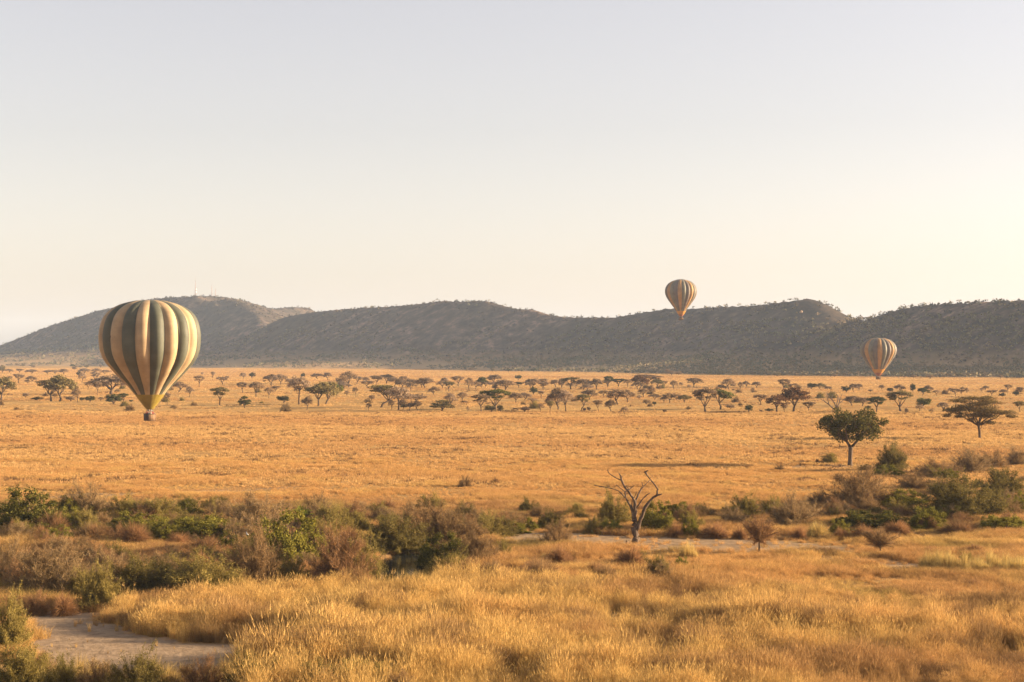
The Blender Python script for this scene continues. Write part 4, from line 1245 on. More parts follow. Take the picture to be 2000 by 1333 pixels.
M_CREAM = fabric("cream_nylon", (0.37, 0.262, 0.148)); M_GREEN = fabric("dark_green_nylon", (0.085, 0.086, 0.06))
M_YELLOW = fabric("yellow_green_nylon", (0.24, 0.175, 0.03)); M_ORANGE = fabric("orange_nylon", (0.36, 0.20, 0.075))
M_OLIVE = fabric("grey_olive_nylon", (0.16, 0.145, 0.105)); M_GOLD = fabric("golden_nylon", (0.42, 0.20, 0.03)); M_RUST = fabric("rust_nylon", (0.30, 0.11, 0.04))
M_TAUPE = fabric("taupe_nylon", (0.135, 0.105, 0.085)); M_DARKNYL = fabric("charcoal_nylon", (0.07, 0.055, 0.05))
M_WICKER = simple_mat("wicker", (0.22, 0.125, 0.06), 0.8, 0.35, 9.0, 0.5)
M_LEATHER = simple_mat("dark_leather", (0.06, 0.038, 0.03), 0.6, 0.2, 4)
M_STEEL = simple_mat("burner_steel", (0.30, 0.28, 0.26), 0.35, 0.1, 4)
M_ROPE = simple_mat("rope", (0.22, 0.17, 0.12), 0.9, 0.1, 4)
M_MARK = simple_mat("dark_print", (0.05, 0.04, 0.035), 0.8, 0.05, 4)


def person_mesh(seed):
    """one continuous standing figure 1.72 m tall, built from lofted rings"""
    r = np.random.default_rng(seed); a = Acc()
    prof = [(0.0, .10, .12), (.06, .09, .1), (.45, .12, .11), (.8, .16, .12), (.95, .18, .13), (1.1, .16, .115), (1.3, .19, .125), (1.42, .2, .11),
            (1.47, .1, .08), (1.5, .06, .06), (1.54, .07, .085), (1.62, .08, .1), (1.70, .065, .08), (1.73, .02, .02)]
    n = 10; th = np.arange(n) / n * 2 * np.pi
    V = np.concatenate([np.stack([np.cos(th) * w, np.sin(th) * d, np.full(n, z)], -1) for z, w, d in prof])
    Q = [[i * n + j, i * n + (j + 1) % n, (i + 1) * n + (j + 1) % n, (i + 1) * n + j] for i in range(len(prof) - 1) for j in range(n)]
    cl = [0 if prof[q // n][0] < 0.9 else (1 if prof[q // n][0] < 1.47 else (2 if prof[q // n][0] < 1.66 else 3)) for q in range(len(Q))]
    Q = np.array(Q)
    for m in range(4): pass
    a.add(V, Q)
    a.qm = [np.array(cl)]
    for s in (-1, 1):                             # arms resting on the padded rim
        up = r.uniform(-.05, .05)
        tube(a, [(s * .17, 0, 1.39), (s * .25, -.04, 1.22), (s * .22, -.22, 1.14 + up), (s * .19, -.3, 1.15 + up)], [.055, .048, .04, .03], 6, 1)
    return a


SHIRT = {'dark': simple_mat("dark_jacket", (0.03, 0.022, 0.025)), 'red': simple_mat("dull_red_shirt", (0.28, 0.06, 0.045)), 'pale': simple_mat("pale_shirt", (0.45, 0.33, 0.25)),
         'brown': simple_mat("brown_jacket", (0.12, 0.07, 0.045))}
M_TROUS = simple_mat("trousers", (0.07, 0.06, 0.055)); M_SKIN = simple_mat("skin", (0.36, 0.2, 0.13)); M_HAIR = simple_mat("hair", (0.035, 0.022, 0.016))
PERSON = {k: person_mesh(5).mesh("person_" + k, [M_TROUS, m, M_SKIN, M_HAIR], True) for k, m in SHIRT.items()}


def balloon(px, pytop, Rpx, prof, skirt_from, ngore, gmats, label, bz_top, bz_bot, bw, rz, bd, skirt_mats, gyaw, mark, folk, who, vs=1.0):
    """prof: (depth below the crown, radius) in envelope radii"""
    RM = 11.0; RV = RM * vs
    s = Rpx / RM; D = F / s
    x = (px - 1000) / F * D
    ztop = CAMH + (YH - pytop) / F * D
    base_z = ztop - bz_bot * RV
    t = thing("hot_air_balloon", (x, D, base_z), label, "hot air balloon", "striped balloons over the savanna")
    zt = bz_bot * RV                                # crown height above the basket floor
    prof = np.array(prof)
    # dense smooth profile
    k = np.linspace(0, 1, len(prof)); kk = np.linspace(0, 1, 90)
    pd = np.interp(kk, k, prof[:, 0]); pr = np.interp(kk, k, prof[:, 1])
    for _ in range(3):
        pr[1:-1] = (pr[:-2] + 2 * pr[1:-1] + pr[2:]) / 4; pd[1:-1] = (pd[:-2] + 2 * pd[1:-1] + pd[2:]) / 4
    sub = 9
    facing = math.atan2(-D, -x)                     # the side turned to the photographer
    gyaw = facing + gyaw
    nth = ngore * sub
    th = np.arange(nth) / nth * 2 * np.pi + gyaw
    ph = (np.arange(nth) % sub) / sub
    bul = np.sin(np.pi * ph) ** 0.75
    top = pd < skirt_from - 1e-6

    def surf(rows, amp_scale=1.0, off=0.0):
        d, rr = pd[rows], pr[rows]
        amp = 0.095 * np.minimum(1, rr * 1.25) * amp_scale
        R2 = (rr[:, None] * (1 - amp[:, None] * 0.55 + amp[:, None] * bul[None]) + off) * RM
        return np.stack([R2 * np.cos(th)[None], R2 * np.sin(th)[None], np.broadcast_to(zt - d[:, None] * RV, R2.shape)], -1)
    rows = np.where(top)[0]; rows = np.append(rows, rows[-1] + 1)
    V = surf(rows); n = len(rows)
    i = np.arange(n - 1)[:, None] * nth; j = np.arange(nth)[None]; kx = (j + 1) % nth
    Q = np.stack([i + j, i + nth + j, i + nth + kx, i + kx], -1)
    mi = np.broadcast_to(((np.arange(nth) // sub) % len(gmats))[None], (n - 1, nth))
    a = Acc(); a.add(V, Q.reshape(-1, 4)); a.qm = [mi.ravel().copy()]
    put("envelope", a.mesh("balloon_envelope", gmats, True), t)
    # crown vent: a shallow parachute disc a little above the top opening
    a = Acc(); rv = 0.27 * RM; nn = 40; tq = np.arange(nn) / nn * 2 * np.pi
    rings = [(rv * 1.0, 0.0), (rv * .8, .10), (rv * .5, .18), (rv * .2, .22)]
    V = [np.stack([q * np.cos(tq), q * np.sin(tq), np.full(nn, zt - prof[0, 0] * RV + h - .1)], -1) for q, h in rings] + [np.array([[0, 0, zt + .14]])]
    Q = [[q * nn + c, q * nn + (c + 1) % nn, (q + 1) * nn + (c + 1) % nn, (q + 1) * nn + c] for q in range(3) for c in range(nn)]
    a.add(np.concatenate(V), Q, [[3 * nn + c, 3 * nn + (c + 1) % nn, 4 * nn] for c in range(nn)])
    put("crown_vent", a.mesh("crown_vent", gmats[1], True), t)
    # skirt and scoop below the gores
    rows2 = np.arange(rows[-1], 90)
    cut = pd[rows2]
    spans = []
    for nm, d0, d1, m in skirt_mats:
        rs = rows2[(cut >= d0 - 1e-6) & (cut <= d1 + 0.03)]
        if len(rs) < 2: continue
        V = surf(rs, 0.25, -0.002); n = len(rs)
        i = np.arange(n - 1)[:, None] * nth
        Q = np.stack([i + j, i + nth + j, i + nth + kx, i + kx], -1)
        a = Acc(); a.add(V, Q.reshape(-1, 4))
        put(nm, a.mesh("balloon_" + nm, m, True), t)
    mouth_z = zt - prof[-1, 0] * RV; mouth_r = prof[-1, 1] * RM
    # basket
    bt = (bz_bot - bz_top) * RV; hw = bw * RM / 2; hd = bd * RM / 2
    a = Acc()
    box(a, (0, 0, .06), (2 * hw, 2 * hd, .12), 1)
    for (cx, cy, sx, sy, m) in ((0, -hd, 2 * hw, .1, 0), (0, hd, 2 * hw, .1, 0), (-hw + .05, 0, .1, 2 * hd - .1, 0), (hw - .05, 0, .1, 2 * hd - .1, 0)):
        box(a, (cx, cy, bt / 2 + .06), (sx, sy, bt - .12), m)
    for q in range(5):                               # upright leather bands on the long faces
        bx = -hw + .12 + q * (2 * hw - .24) / 4
        for sgn in (-1, 1): box(a, (bx, sgn * (hd + .06), bt / 2), (.09, .04, bt - .1), 1)
    for sgn in (-1, 1): box(a, (sgn * (hw + .015), 0, bt / 2), (.04, 2 * hd - .05, bt - .1), 1)
    ob = put("basket", a.mesh("balloon_basket", [M_WICKER, M_LEATHER]), t); ob.rotation_euler = (0, 0, rz)
    a = Acc()
    c = [(-hw, -hd, bt), (hw, -hd, bt), (hw, hd, bt), (-hw, hd, bt), (-hw, -hd, bt)]
    for q in range(4): tube(a, [c[q], c[q + 1]], .09, 8)
    orim = put("padded_rim", a.mesh("padded_rim", M_LEATHER, True), ob)
    # burner frame, burners, poles and lines
    a = Acc(); fz = bt + 0.75
    fx, fy = min(.9, hw * .5), .45
    c4 = [(-fx, -fy, fz), (fx, -fy, fz), (fx, fy, fz), (-fx, fy, fz), (-fx, -fy, fz)]
    for q in range(4):
        tube(a, [c4[q], c4[q + 1]], .05, 6)
        tube(a, [(math.copysign(hw * .85, c4[q][0]), math.copysign(hd * .85, c4[q][1]), bt), c4[q]], .035, 6)
    of = put("burner_frame", a.mesh("burner_frame", M_STEEL, True), t); of.rotation_euler = (0, 0, rz)
    a = Acc()
    for bx in (-.35, .35):
        tube(a, [(bx, 0, fz - .15), (bx, 0, fz + .35)], [.14, .17], 10)
        tube(a, [(bx, 0, fz + .35), (bx, 0, fz + .55)], [.19, .15], 10)
    put("burner", a.mesh("burner", M_STEEL, True), of)
    a = Acc()
    for q in range(16):
        ag = q / 16 * 2 * math.pi; cx = math.copysign(fx, math.cos(ag + .01)); cy = math.copysign(fy, math.sin(ag + .01))
        ca, sa = math.cos(rz), math.sin(rz)
        rr = np.interp(skirt_from + .1, prof[:, 0], prof[:, 1]) * RM if q % 4 == 0 else mouth_r
        zz = (zt - (skirt_from + .1) * RV) if q % 4 == 0 else mouth_z
        tube(a, [(cx * ca - cy * sa, cx * sa + cy * ca, fz), (rr * math.cos(ag), rr * math.sin(ag), zz)], .022, 4)
    put("suspension_lines", a.mesh("suspension_lines", M_ROPE), t)
    if mark:                                          # the small dark registration marks, too far off to read
        a = Acc(); th0, d0 = mark; th0 += facing
        for q, wq in enumerate((.30, .12, .32, .30, .3)):
            for w2 in ((-.5, .5) if q % 2 == 0 else (0,)):
                ag = th0 + q * 0.03 + w2 * .011
                rr = np.interp(d0, prof[:, 0], prof[:, 1]) * RM * 1.03
                box(a, (rr * math.cos(ag), rr * math.sin(ag), zt - d0 * RV), (.07, .07, .52 if q != 1 else .1), 0, ag)
            ag = th0 + q * 0.03
            box(a, (rr * math.cos(ag), rr * math.sin(ag), zt - d0 * RV + (.25 if q % 3 else -.1)), (.07, .2, .09), 0, ag)
        put("registration_marks", a.mesh("registration_marks", M_MARK), t)
    # the people in the basket
    for q, kq in enumerate(folk):
        qx = -hw * .8 + (q + .5) * 1.6 * hw / len(folk); qy = -hd * .45 if q % 2 == 0 else hd * .4
        ca, sa = math.cos(rz), math.sin(rz)
        p = put("person", PERSON[kq])
        p.location = (x + qx * ca - qy * sa, D + qx * sa + qy * ca, base_z + .13)
        p.rotation_euler = (0, 0, rz + rt.uniform(-.5, .5) + (math.pi if q % 2 else 0))
        k1 = rt.uniform(.94, 1.04) * (bt + 0.62) / 1.73
        p.scale = (k1, k1, k1)
        word = {'dark': 'dark jacket', 'red': 'dull red shirt', 'pale': 'pale shirt', 'brown': 'brown jacket'}[kq]
        tag(p, f"person in a {word} in the basket of the {who}", "person", "balloon passengers")


P1 = [(0, .27), (.015, .36), (.04, .47), (.07, .575), (.13, .70), (.22, .825), (.32, .905), (.43, .955), (.56, .985), (.68, 1.0), (.82, .995), (.95, .98), (1.07, .945), (1.2, .875),
      (1.33, .765), (1.465, .645), (1.55, .56), (1.64, .47), (1.74, .385), (1.84, .30), (1.98, .195), (2.12, .075)]
balloon(292.9, 587.5, 94.8, P1, 1.82, 20, [M_GREEN, M_CREAM], "large hot air balloon striped cream and dark green floating low at left", 2.215, 2.345, .195,
        0.90, .15, [("skirt", 1.82, 2.12, M_YELLOW)], 0.0, (RAD(-49.5), .715),
        ['dark', 'red', 'dark', 'brown', 'pale', 'dark', 'red', 'dark'], "big cream and green balloon", 1.055)
P2 = [(0, .16), (.02, .27), (.05, .39), (.09, .51), (.15, .65), (.25, .78), (.35, .865), (.45, .925), (.6, .98), (.77, 1.0), (.93, .98), (1.1, .925), (1.23, .86), (1.37, .77),
      (1.5, .68), (1.64, .59), (1.77, .49), (1.9, .395), (2.03, .32), (2.14, .26), (2.24, .2), (2.39, .09)]
balloon(1330.2, 546.2, 30.3, P2, 2.02, 21, [M_ORANGE, M_OLIVE, M_TAUPE], "small grey and orange striped balloon highest in the sky above the ridge", 2.47, 2.60, .29,
        -0.25, .14, [("skirt", 2.02, 2.25, M_GOLD), ("scoop", 2.25, 2.39, M_RUST)], RAD(-13.5), None,
        ['dark', 'brown', 'dark', 'pale', 'dark'], "highest balloon")
P3 = [(0, .27), (.015, .36), (.03, .45), (.07, .57), (.12, .67), (.22, .80), (.36, .905), (.5, .97), (.67, 1.0), (.8, .985), (.93, .945), (1.08, .87), (1.25, .77), (1.45, .64),
      (1.57, .555), (1.69, .47), (1.81, .37), (1.92, .29), (2.02, .22), (2.17, .08)]
balloon(1715.6, 660.8, 34.0, P3, 1.78, 21, [M_ORANGE, M_OLIVE, M_TAUPE], "low grey and orange striped balloon in front of the dark right hill", 2.245, 2.365, .28,
        -0.15, .14, [("skirt", 1.78, 1.98, M_GOLD), ("scoop", 1.98, 2.17, M_RUST)], RAD(-3), None,
        ['dark', 'dark', 'brown', 'pale', 'dark'], "lowest far balloon")


# ------------------------------------------------------------------ masts, boulder, antelope, stump, egret
def lattice(px, py0, py1, D, wb, label, dishes):
    x = (px - 1000) / F * D; z0 = float(hill_surf(np.array([x]), np.array([D]))[0]) - 1.0
    hgt = CAMH + (YH - py0) / F * D - z0
    t = thing("radio_mast", (x, D, z0), label, "mast")
    a = Acc(); n = 12
    for k in range(4):
        sx, sy = (1, 1, -1, -1)[k], (1, -1, -1, 1)[k]
        tube(a, [(sx * wb, sy * wb, 0), (sx * .25, sy * .25, hgt * .8)], [.16, .10], 5)
    for k in range(n):
        f0, f1 = k / n, (k + 1) / n
        w0, w1 = wb + (.25 - wb) * f0, wb + (.25 - wb) * f1
        for sx, sy, ex, ey in ((1, 1, -1, 1), (-1, 1, -1, -1), (-1, -1, 1, -1), (1, -1, 1, 1)):
            tube(a, [(sx * w0, sy * w0, hgt * .8 * f0), (ex * w1, ey * w1, hgt * .8 * f1)], .07, 4)
            tube(a, [(sx * w1, sy * w1, hgt * .8 * f1), (ex * w1, ey * w1, hgt * .8 * f1)], .07, 4)
    put("lattice", a.mesh("mast_lattice", M_MAST), t)
    a = Acc(); tube(a, [(0, 0, hgt * .78), (0, 0, hgt)], [.16, .08], 6); put("aerial", a.mesh("mast_aerial", M_MAST), t)
    for q in range(dishes):
        a = Acc(); tube(a, [(0, 0, 0), (.5, -.5, 0)], [1.3, 1.1], 12)
        o = put("dish", a.mesh("mast_dish", M_DISH, True), t); o.location = (1.5, -.8, hgt * (.28 + .13 * q))


M_MAST = simple_mat("grey_red_steel", (0.42, 0.30, 0.26), 0.6, 0.15, .4); M_DISH = simple_mat("white_dish", (0.75, 0.72, 0.68), 0.5, 0.03, 2)
lattice(381.5, 541, 575, 3335, 1.7, "tall lattice radio mast with white dishes on top of the left hill", 2)
lattice(413.5, 553, 577, 3345, .7, "thin faint mast on the left hill, taller of the two right of the big mast", 0)
lattice(420.5, 562, 577, 3350, .6, "short faint mast on the left hill, furthest right of the three", 0)


def boulder(px, py, D, w, h, label):
    r = np.random.default_rng(3)
    x = (px - 1000) / F * D; z = CAMH + (YH - py) / F * D
    ys_ = np.arange(D - 300, D + 30, 3.0); hz = hill_surf((px - 1000) / F * ys_, ys_)
    tgt = CAMH + (YH - py) / F * ys_
    hit = np.where(hz > tgt)[0]
    if len(hit): D = float(ys_[hit[0]]); x = (px - 1000) / F * D; z = float(hz[hit[0]])
    n, mrow = 14, 9
    V = []
    for i in range(mrow + 1):
        ph = math.pi * i / mrow
        for j in range(n):
            th_ = 2 * math.pi * j / n
            k = 1 + .28 * math.sin(3 * th_ + i) * math.sin(ph) + r.normal() * .07
            V.append((w * k * math.sin(ph) * math.cos(th_), w * .8 * k * math.sin(ph) * math.sin(th_), h * k * math.cos(ph)))
    Q = [[i * n + j, i * n + (j + 1) % n, (i + 1) * n + (j + 1) % n, (i + 1) * n + j] for i in range(mrow) for j in range(n)]
    a = Acc(); a.add(V, Q)
    o = put("boulder", a.mesh("boulder", simple_mat("pale_granite", (0.45, 0.30, 0.19), .9, .3, .25, .6))); o.location = (x, D - w * .3, z + h * .2)
    tag(o, label, "boulder")


boulder(1565, 612, 2100, 1.7, 1.9, "pale sunlit boulder face below the rocky peak of the middle ridge")

M_HIDE = simple_mat("dark_hide", (0.11, 0.065, 0.04), .9, .2, 3)


def antelope():
    px, py = 1006, 803
    x, y = gpos(px, py)
    r = np.random.default_rng(9); a = Acc()
    # one continuous body by skinning a skeleton: done with lofted rings for trunk, neck and head
    spine = [(.78, 0, .92), (.70, 0, .95), (.45, 0, .98), (.1, 0, .95), (-.25, 0, .97), (-.5, 0, 1.0), (-.68, 0, .93), (-.86, 0, .72), (-.98, 0, .5), (-1.06, 0, .36), (-1.16, 0, .22), (-1.24, 0, .14)]
    rad = [.04, .16, .2, .21, .22, .2, .13, .09, .075, .085, .06, .035]
    tube(a, spine, rad, 12)
    for sx, hind in ((-.48, 0), (.6, 1)):
        for sy in (-.11, .11):
            if hind: p = [(sx, sy, .9), (sx - .06, sy, .66), (sx + .1, sy, .40), (sx + .04, sy, .08), (sx + .01, sy, 0)]
            else: p = [(sx, sy, .88), (sx - .02, sy, .62), (sx, sy, .40), (sx + .02, sy, .08), (sx, sy, 0)]
            tube(a, p, [.11, .07, .036, .026, .034], 7)
    tube(a, [(.78, 0, .95), (.86, 0, .75), (.88, 0, .58)], [.03, .02, .03], 5)
    for sy in (-1, 1):
        tube(a, [(-1.0, sy * .05, .46), (-.93, sy * .14, .50)], [.03, .012], 5)
        tube(a, [(-1.03, sy * .035, .45), (-1.0, sy * .06, .62), (-.93, sy * .07, .78)], [.018, .014, .005], 5)
    o = put("antelope", a.mesh("antelope", M_HIDE, True)); o.location = (x, y, float(ground_z(x, y)))
    o.rotation_euler = (0, 0, math.pi)
    tag(o, "small dark antelope grazing right of the V-forked acacia", "antelope")


antelope()


def stump():
    x, y = gpos(824.5, 775)
    a = Acc(); tube(a, [(0, 0, -.1), (.03, 0, .3), (.0, 0, .9), (.1, .05, 1.5), (-.12, 0, 1.75)], [.5, .34, .3, .32, .1], 9)
    tube(a, [(.05, 0, 1.1), (.35, 0, 1.45)], [.16, .05], 6)
    o = put("tree_stump", a.mesh("tree_stump", M_BARK, True)); o.location = (x, y, 0)
    tag(o, "short upright brown stump alone on open grass beyond the low pointed acacia", "stump")
    x, y = gpos(1224, 1060)
    a = Acc(); tube(a, [(0, 0, -.1), (.03, 0, .2), (-.05, .02, .42)], [.2, .16, .09], 8); tube(a, [(.1, 0, .1), (.6, .1, .14)], [.09, .04], 6)
    o = put("tree_stump", a.mesh("tree_stump", M_DEAD, True)); o.location = (x, y, float(ground_z(x, y)))
    tag(o, "small dark broken stump at the foot of the forked dead tree", "stump")


stump()


def egret():
    x, y = gpos(486, 1100)
    D = y; z = CAMH + (YH - 1045) / F * D
    x = (486 - 1000) / F * D
    a = Acc()
    tube(a, [(.16, 0, .12), (.08, 0, .2), (-.02, 0, .27), (-.08, 0, .36), (-.06, 0, .46), (-.10, 0, .52), (-.15, 0, .515)], [.02, .07, .085, .05, .022, .03, .02], 10)
    tube(a, [(-.15, 0, .515), (-.23, 0, .495)], [.012, .003], 5, 1)
    for sy in (-.03, .03): tube(a, [(.02, sy, .2), (.03, sy, 0)], .008, 5, 1)
    o = put("egret", a.mesh("egret", [simple_mat("white_feather", (0.85, 0.83, 0.78), .8, .03, 5), M_ROPE], True)); o.location = (x, y - 1.0, z)
    o.scale = (.85, .85, .85)
    tag(o, "tiny white bird perched at the top of the domed brown thornbush", "bird")


egret()


# ------------------------------------------------------------------ grass
def tuft(seed, n, rad, h0, h1, w, out, seg=3, plume=0.0):
    r = np.random.default_rng(seed); a = Acc()
    th = r.random(n) * 6.283; rr = rad * np.sqrt(r.random(n))
    b = np.stack([np.cos(th) * rr, np.sin(th) * rr, np.full(n, -0.05)], -1)
    t2 = th + r.normal(size=n) * 0.9; o = out * (0.2 + r.random(n)); h = h0 + (h1 - h0) * r.random(n)
    d = np.stack([np.cos(t2), np.sin(t2), t2 * 0], -1)
    m = b + d * (o * .3)[:, None] + np.array([0, 0, 1.0]) * (h * .6)[:, None]
    e = b + d * o[:, None] + np.array([0, 0, 1.0]) * (h * (1 - .25 * np.minimum(1, o)))[:, None]
    strips(a, np.stack([b, m, e], 1), w, r)
    if plume:
        k = np.where(r.random(n) < plume)[0]
        dd = e[k] - m[k]; dd /= np.linalg.norm(dd, axis=1)[:, None]
        strips(a, np.stack([e[k] - dd * .06, e[k] + dd * .08, e[k] + dd * .2], 1), w * 1.7, r)
    return a.mesh("grass_tuft", M_GRASS)


def patch(seed, n, size, h0, h1, w):
    r = np.random.default_rng(seed); a = Acc()
    nc = max(3, n // 14)
    c = np.stack([r.uniform(-size, size, nc), r.uniform(-size, size, nc), np.zeros(nc)], -1); ch = r.uniform(.45, 1.1, nc)
    k = r.integers(0, nc, n)
    th = r.random(n) * 6.283
    b = c[k] + np.stack([np.cos(th), np.sin(th), th * 0], -1) * (0.35 * r.random(n))[:, None] - np.array([0, 0, .05])
    h = (h0 + (h1 - h0) * r.random(n)) * ch[k]; o = .25 * r.random(n)
    d = np.stack([np.cos(th), np.sin(th), th * 0], -1)
    e = b + d * (o + .05)[:, None] + np.array([0, 0, 1.0]) * h[:, None]
    strips(a, np.stack([b, (b + e) / 2 + np.array([0, 0, .03]), e], 1), w, r)
    return a.mesh("grass_patch", M_GRASS)


def scatter(name, label, P, scl, rot, idx, colr, protos):
    col = bpy.data.collections.new(name + "_kinds")
    for k, me in enumerate(protos):
        o = bpy.data.objects.new(f"{name}_kind_{k}", me); col.objects.link(o)
    me = bpy.data.meshes.new(name)
    n = len(P)
    me.vertices.add(n); me.vertices.foreach_set("co", P.astype(np.float32).ravel())
    at = me.attributes.new("scl", 'FLOAT_VECTOR', 'POINT'); at.data.foreach_set("vector", scl.astype(np.float32).ravel())
    at = me.attributes.new("rot", 'FLOAT_VECTOR', 'POINT'); at.data.foreach_set("vector", rot.astype(np.float32).ravel())
    at = me.attributes.new("idx", 'INT', 'POINT'); at.data.foreach_set("value", idx.astype(np.int32))
    at = me.attributes.new("gcol", 'FLOAT_COLOR', 'POINT'); at.data.foreach_set("color", np.hstack([colr, np.ones((n, 1))]).astype(np.float32).ravel())
    me.update()
    ob = put(name, me); tag(ob, label, "grass", kind="stuff")
    ng = bpy.data.node_groups.new(name, 'GeometryNodeTree')
    ng.interface.new_socket(name='Geometry', in_out='INPUT', socket_type='NodeSocketGeometry')
    ng.interface.new_socket(name='Geometry', in_out='OUTPUT', socket_type='NodeSocketGeometry')
    gi = ng.nodes.new('NodeGroupInput'); go = ng.nodes.new('NodeGroupOutput')
    ip = ng.nodes.new('GeometryNodeInstanceOnPoints'); ci = ng.nodes.new('GeometryNodeCollectionInfo')
    ci.inputs['Collection'].default_value = col; ci.inputs['Separate Children'].default_value = True; ci.inputs['Reset Children'].default_value = True
    ip.inputs['Pick Instance'].default_value = True

    def na(nm, dt):
        q = ng.nodes.new('GeometryNodeInputNamedAttribute'); q.data_type = dt; q.inputs['Name'].default_value = nm; return q.outputs['Attribute']
    L = ng.links.new
    L(gi.outputs[0], ip.inputs['Points']); L(ci.outputs[0], ip.inputs['Instance'])
    L(na('idx', 'INT'), ip.inputs['Instance Index']); L(na('rot', 'FLOAT_VECTOR'), ip.inputs['Rotation']); L(na('scl', 'FLOAT_VECTOR'), ip.inputs['Scale'])
    L(ip.outputs[0], go.inputs[0])
    md = ob.modifiers.new(name, 'NODES'); md.node_group = ng
    return ob


GOLD = np.array([0.57, 0.375, 0.13]); ORANGE = np.array([0.53, 0.31, 0.115]); RED = np.array([0.31, 0.17, 0.078]); BROWN = np.array([0.25, 0.15, 0.075]); OLIVE = np.array([0.30, 0.23, 0.07])


def mixv(a, b, t): return a + (b - a) * np.asarray(t)[:, None]


def spread(r, d0, d1, n, margin=1.16):
    """random ground points between two distances, denser the nearer"""
    u = r.random(n)
    d = 1 / (1 / d0 + u * (1 / d1 - 1 / d0)) if False else np.sqrt(d0 * d0 + u * (d1 * d1 - d0 * d0))
    return r.uniform(-1, 1, n) * d * 0.3 * margin, d


def to_px(x, y): return 1000 + F * x / y, YH + F * CAMH / y


def keep_off(x, y, r, bare=0.045):
    m = sandy(x, y)
    return (r.random(len(x)) < np.where(m > 0.9, bare, np.where(m > 0.55, 0.10, np.where(m > 0.4, 0.3, 1.0)))) & (pond_r(x, y) > 1.15)


# tall golden grass in the foreground
r = np.random.default_rng(301)
x, y = spread(r, 78, 176, 98000, 1.5)
px, py = to_px(x, y)
line = np.interp(px, [0, 150, 330, 480, 620, 700, 830, 1000, 1200, 1500, 2000], [1345, 1215, 1172, 1160, 1150, 1140, 1128, 1140, 1150, 1160, 1190])
n1 = fbm(x, y, 14, 3); n2 = fbm(x + 300, y, 5, 3)
ok = keep_off(x, y, r) & (py > line + (n2 - .5) * 40) & (r.random(len(x)) < 0.14 + 0.9 * smooth(.38, .54, n2))
ok &= ~((py > 1322) & (px < 800 + 60 * (n2 - .5)) & (r.random(len(x)) < .85))
ok &= ~((py > 1268) & (px < 430) & (r.random(len(x)) < .55))
x, y, n1, n2, px, py = (q[ok] for q in (x, y, n1, n2, px, py))
rightness = smooth(1200, 1900, px)
hs = (0.72 + 0.55 * smooth(.3, .7, n1)) * (1 - 0.32 * rightness) * np.exp(r.normal(size=len(x)) * .2)
hs = hs * np.where((px < 470) & (py > 1262), .55, 1) * np.where(sandy(x, y) > .9, .4, 1) * np.where(np.maximum.reduce([sandy(x + a_, y + b_) for a_, b_ in ((1.6, 0), (-1.6, 0), (0, 3.5), (0, -3.5), (1, 2), (-1, -2))]) > .9, r.uniform(.3, .85, len(x)), 1) * np.where((px > 735) & (px < 850) & (py < 1170), .5, 1)
cl = mixv(np.tile(GOLD, (len(x), 1)), np.tile(ORANGE, (len(x), 1)), np.clip(rightness * .42 + (n2 - .47) * 1.5, 0, 1))
dk = smooth(.60, .72, fbm(x - 77, y + 40, 11, 3)); cl = mixv(cl, np.tile(RED, (len(x), 1)), dk * .6); cl = mixv(cl, np.tile(BROWN * .8, (len(x), 1)), smooth(.62, .70, fbm(x + 420, y - 60, 3.2, 2)) * .7)
cl = cl * r.uniform(.8, 1.18, (len(x), 1))
T_TALL = [tuft(400 + k, 120, .32, .7, 1.95, .0145, .45, plume=.4) for k in range(4)]
scatter("tall_grass", "tall golden dry grass with feathery heads in the foreground", np.stack([x, y, ground_z(x, y)], -1), np.stack([hs, hs, hs], -1),
        np.stack([r.normal(size=len(x)) * .08, r.normal(size=len(x)) * .08, r.random(len(x)) * 6.28], -1), r.integers(0, 4, len(x)), cl, T_TALL)

# mixed reddish and brown undergrowth between the foreground and the thicket
x, y = spread(r, 118, 345, 152000, 1.45)
px, py = to_px(x, y)
n2 = fbm(x + 50, y, 8, 3); n3 = fbm(x, y + 500, 20, 3)
ok = keep_off(x, y, r, .03) & (r.random(len(x)) < 0.5 + .7 * smooth(.35, .6, n2))
line2 = np.interp(px, [0, 150, 330, 480, 620, 700, 830, 1000, 1200, 1500, 2000], [1345, 1215, 1172, 1160, 1150, 1140, 1128, 1140, 1150, 1160, 1190])
ok &= (py < line2 + 30)
x, y, n2, n3, px, py = (q[ok] for q in (x, y, n2, n3, px, py))
red = np.clip(smooth(930, 985, py) * (1.0 - .4 * smooth(1000, 1300, px)) * (1.5 * (n3 - .25)), 0, 1)
cl = mixv(np.tile(ORANGE, (len(x), 1)), np.tile(RED, (len(x), 1)), red)
cl = mixv(cl, np.tile(BROWN, (len(x), 1)), smooth(.56, .72, n2) * .5 * red)
cl = mixv(cl, np.tile(OLIVE, (len(x), 1)), smooth(.58, .7, fbm(x + 800, y, 10, 2)) * smooth(960, 1000, py) * .7)
cl = mixv(cl, np.tile(GOLD, (len(x), 1)), (smooth(.55, .7, fbm(x - 300, y, 6, 2)) * .6))
cl = cl * r.uniform(.78, 1.2, (len(x), 1))
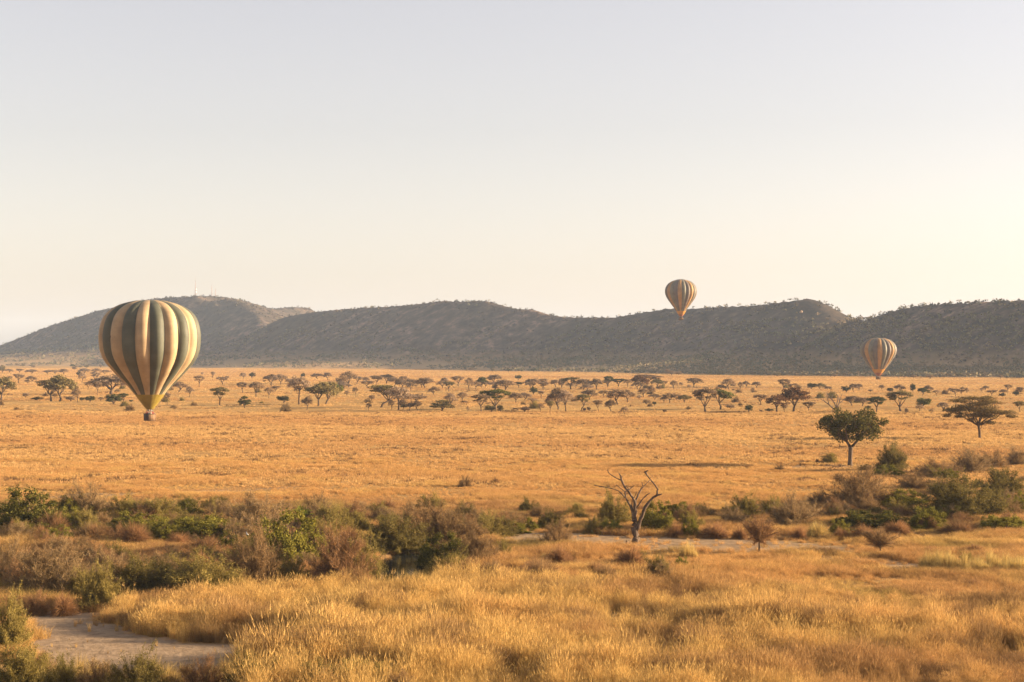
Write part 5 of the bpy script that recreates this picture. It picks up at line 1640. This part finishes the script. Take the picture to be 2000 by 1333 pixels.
hs = (.55 + .75 * smooth(.3, .7, n2)) * np.where((px < 1000) & (py > 995), 1.12, 1) * (.55 + .45 * smooth(940, 1020, py)) * r.uniform(.75, 1.25, len(x)) * np.where(sandy(x, y) > .5, .5, 1)
T_MID = [tuft(420 + k, 84, .42, .3, .9, .02, .5) for k in range(4)]
scatter("undergrowth", "brown and rusty dry grass growing between the bushes", np.stack([x, y, ground_z(x, y)], -1), np.stack([hs * 1.1, hs * 1.1, hs], -1),
        np.stack([r.normal(size=len(x)) * .06, r.normal(size=len(x)) * .06, r.random(len(x)) * 6.28], -1), r.integers(0, 4, len(x)), cl, T_MID)

# the open plain
x1, y1 = spread(r, 275, 620, 54000, 1.45); x2, y2 = spread(r, 600, 2400, 78000, 1.35)
x = np.concatenate([x1, x2]); y = np.concatenate([y1, y2])
px, py = to_px(x, y)
nb = fbm(x, y, 30, 3); nc = fbm(x * .35, y + 900, 60, 3)
ok = keep_off(x, y, r) & (r.random(len(x)) < .35 + .8 * smooth(.34, .56, nb)) & (y < edge_dist(px) * 1.02)
x, y, nb, nc = (q[ok] for q in (x, y, nb, nc))
cl = mixv(np.tile(np.array([.58, .37, .15]), (len(x), 1)), np.tile(np.array([.50, .29, .115]), (len(x), 1)), np.clip(smooth(.4, .66, nc) + (nb - .5) * .8, 0, 1))
cl = cl * r.uniform(.78, 1.15, (len(x), 1))
spk = (r.random(len(x)) < .035) & (y < 1000); cl[spk] = np.array([.17, .10, .05])
far = smooth(500, 1500, y)
hs = r.uniform(.6, 1.25, len(x)) * (1 + .25 * far) * np.where(spk, 1.45, 1)
T_PATCH = [patch(440 + k, 110, 1.9, .22, .55, .085) for k in range(4)]
wide = 1 + 1.0 * far
scatter("plain_grass", "short golden dry grass covering the open plain", np.stack([x, y, ground_z(x, y)], -1), np.stack([hs * wide, hs * wide, hs], -1),
        np.stack([np.zeros(len(x)), np.zeros(len(x)), r.random(len(x)) * 6.28], -1), r.integers(0, 4, len(x)), cl, T_PATCH)
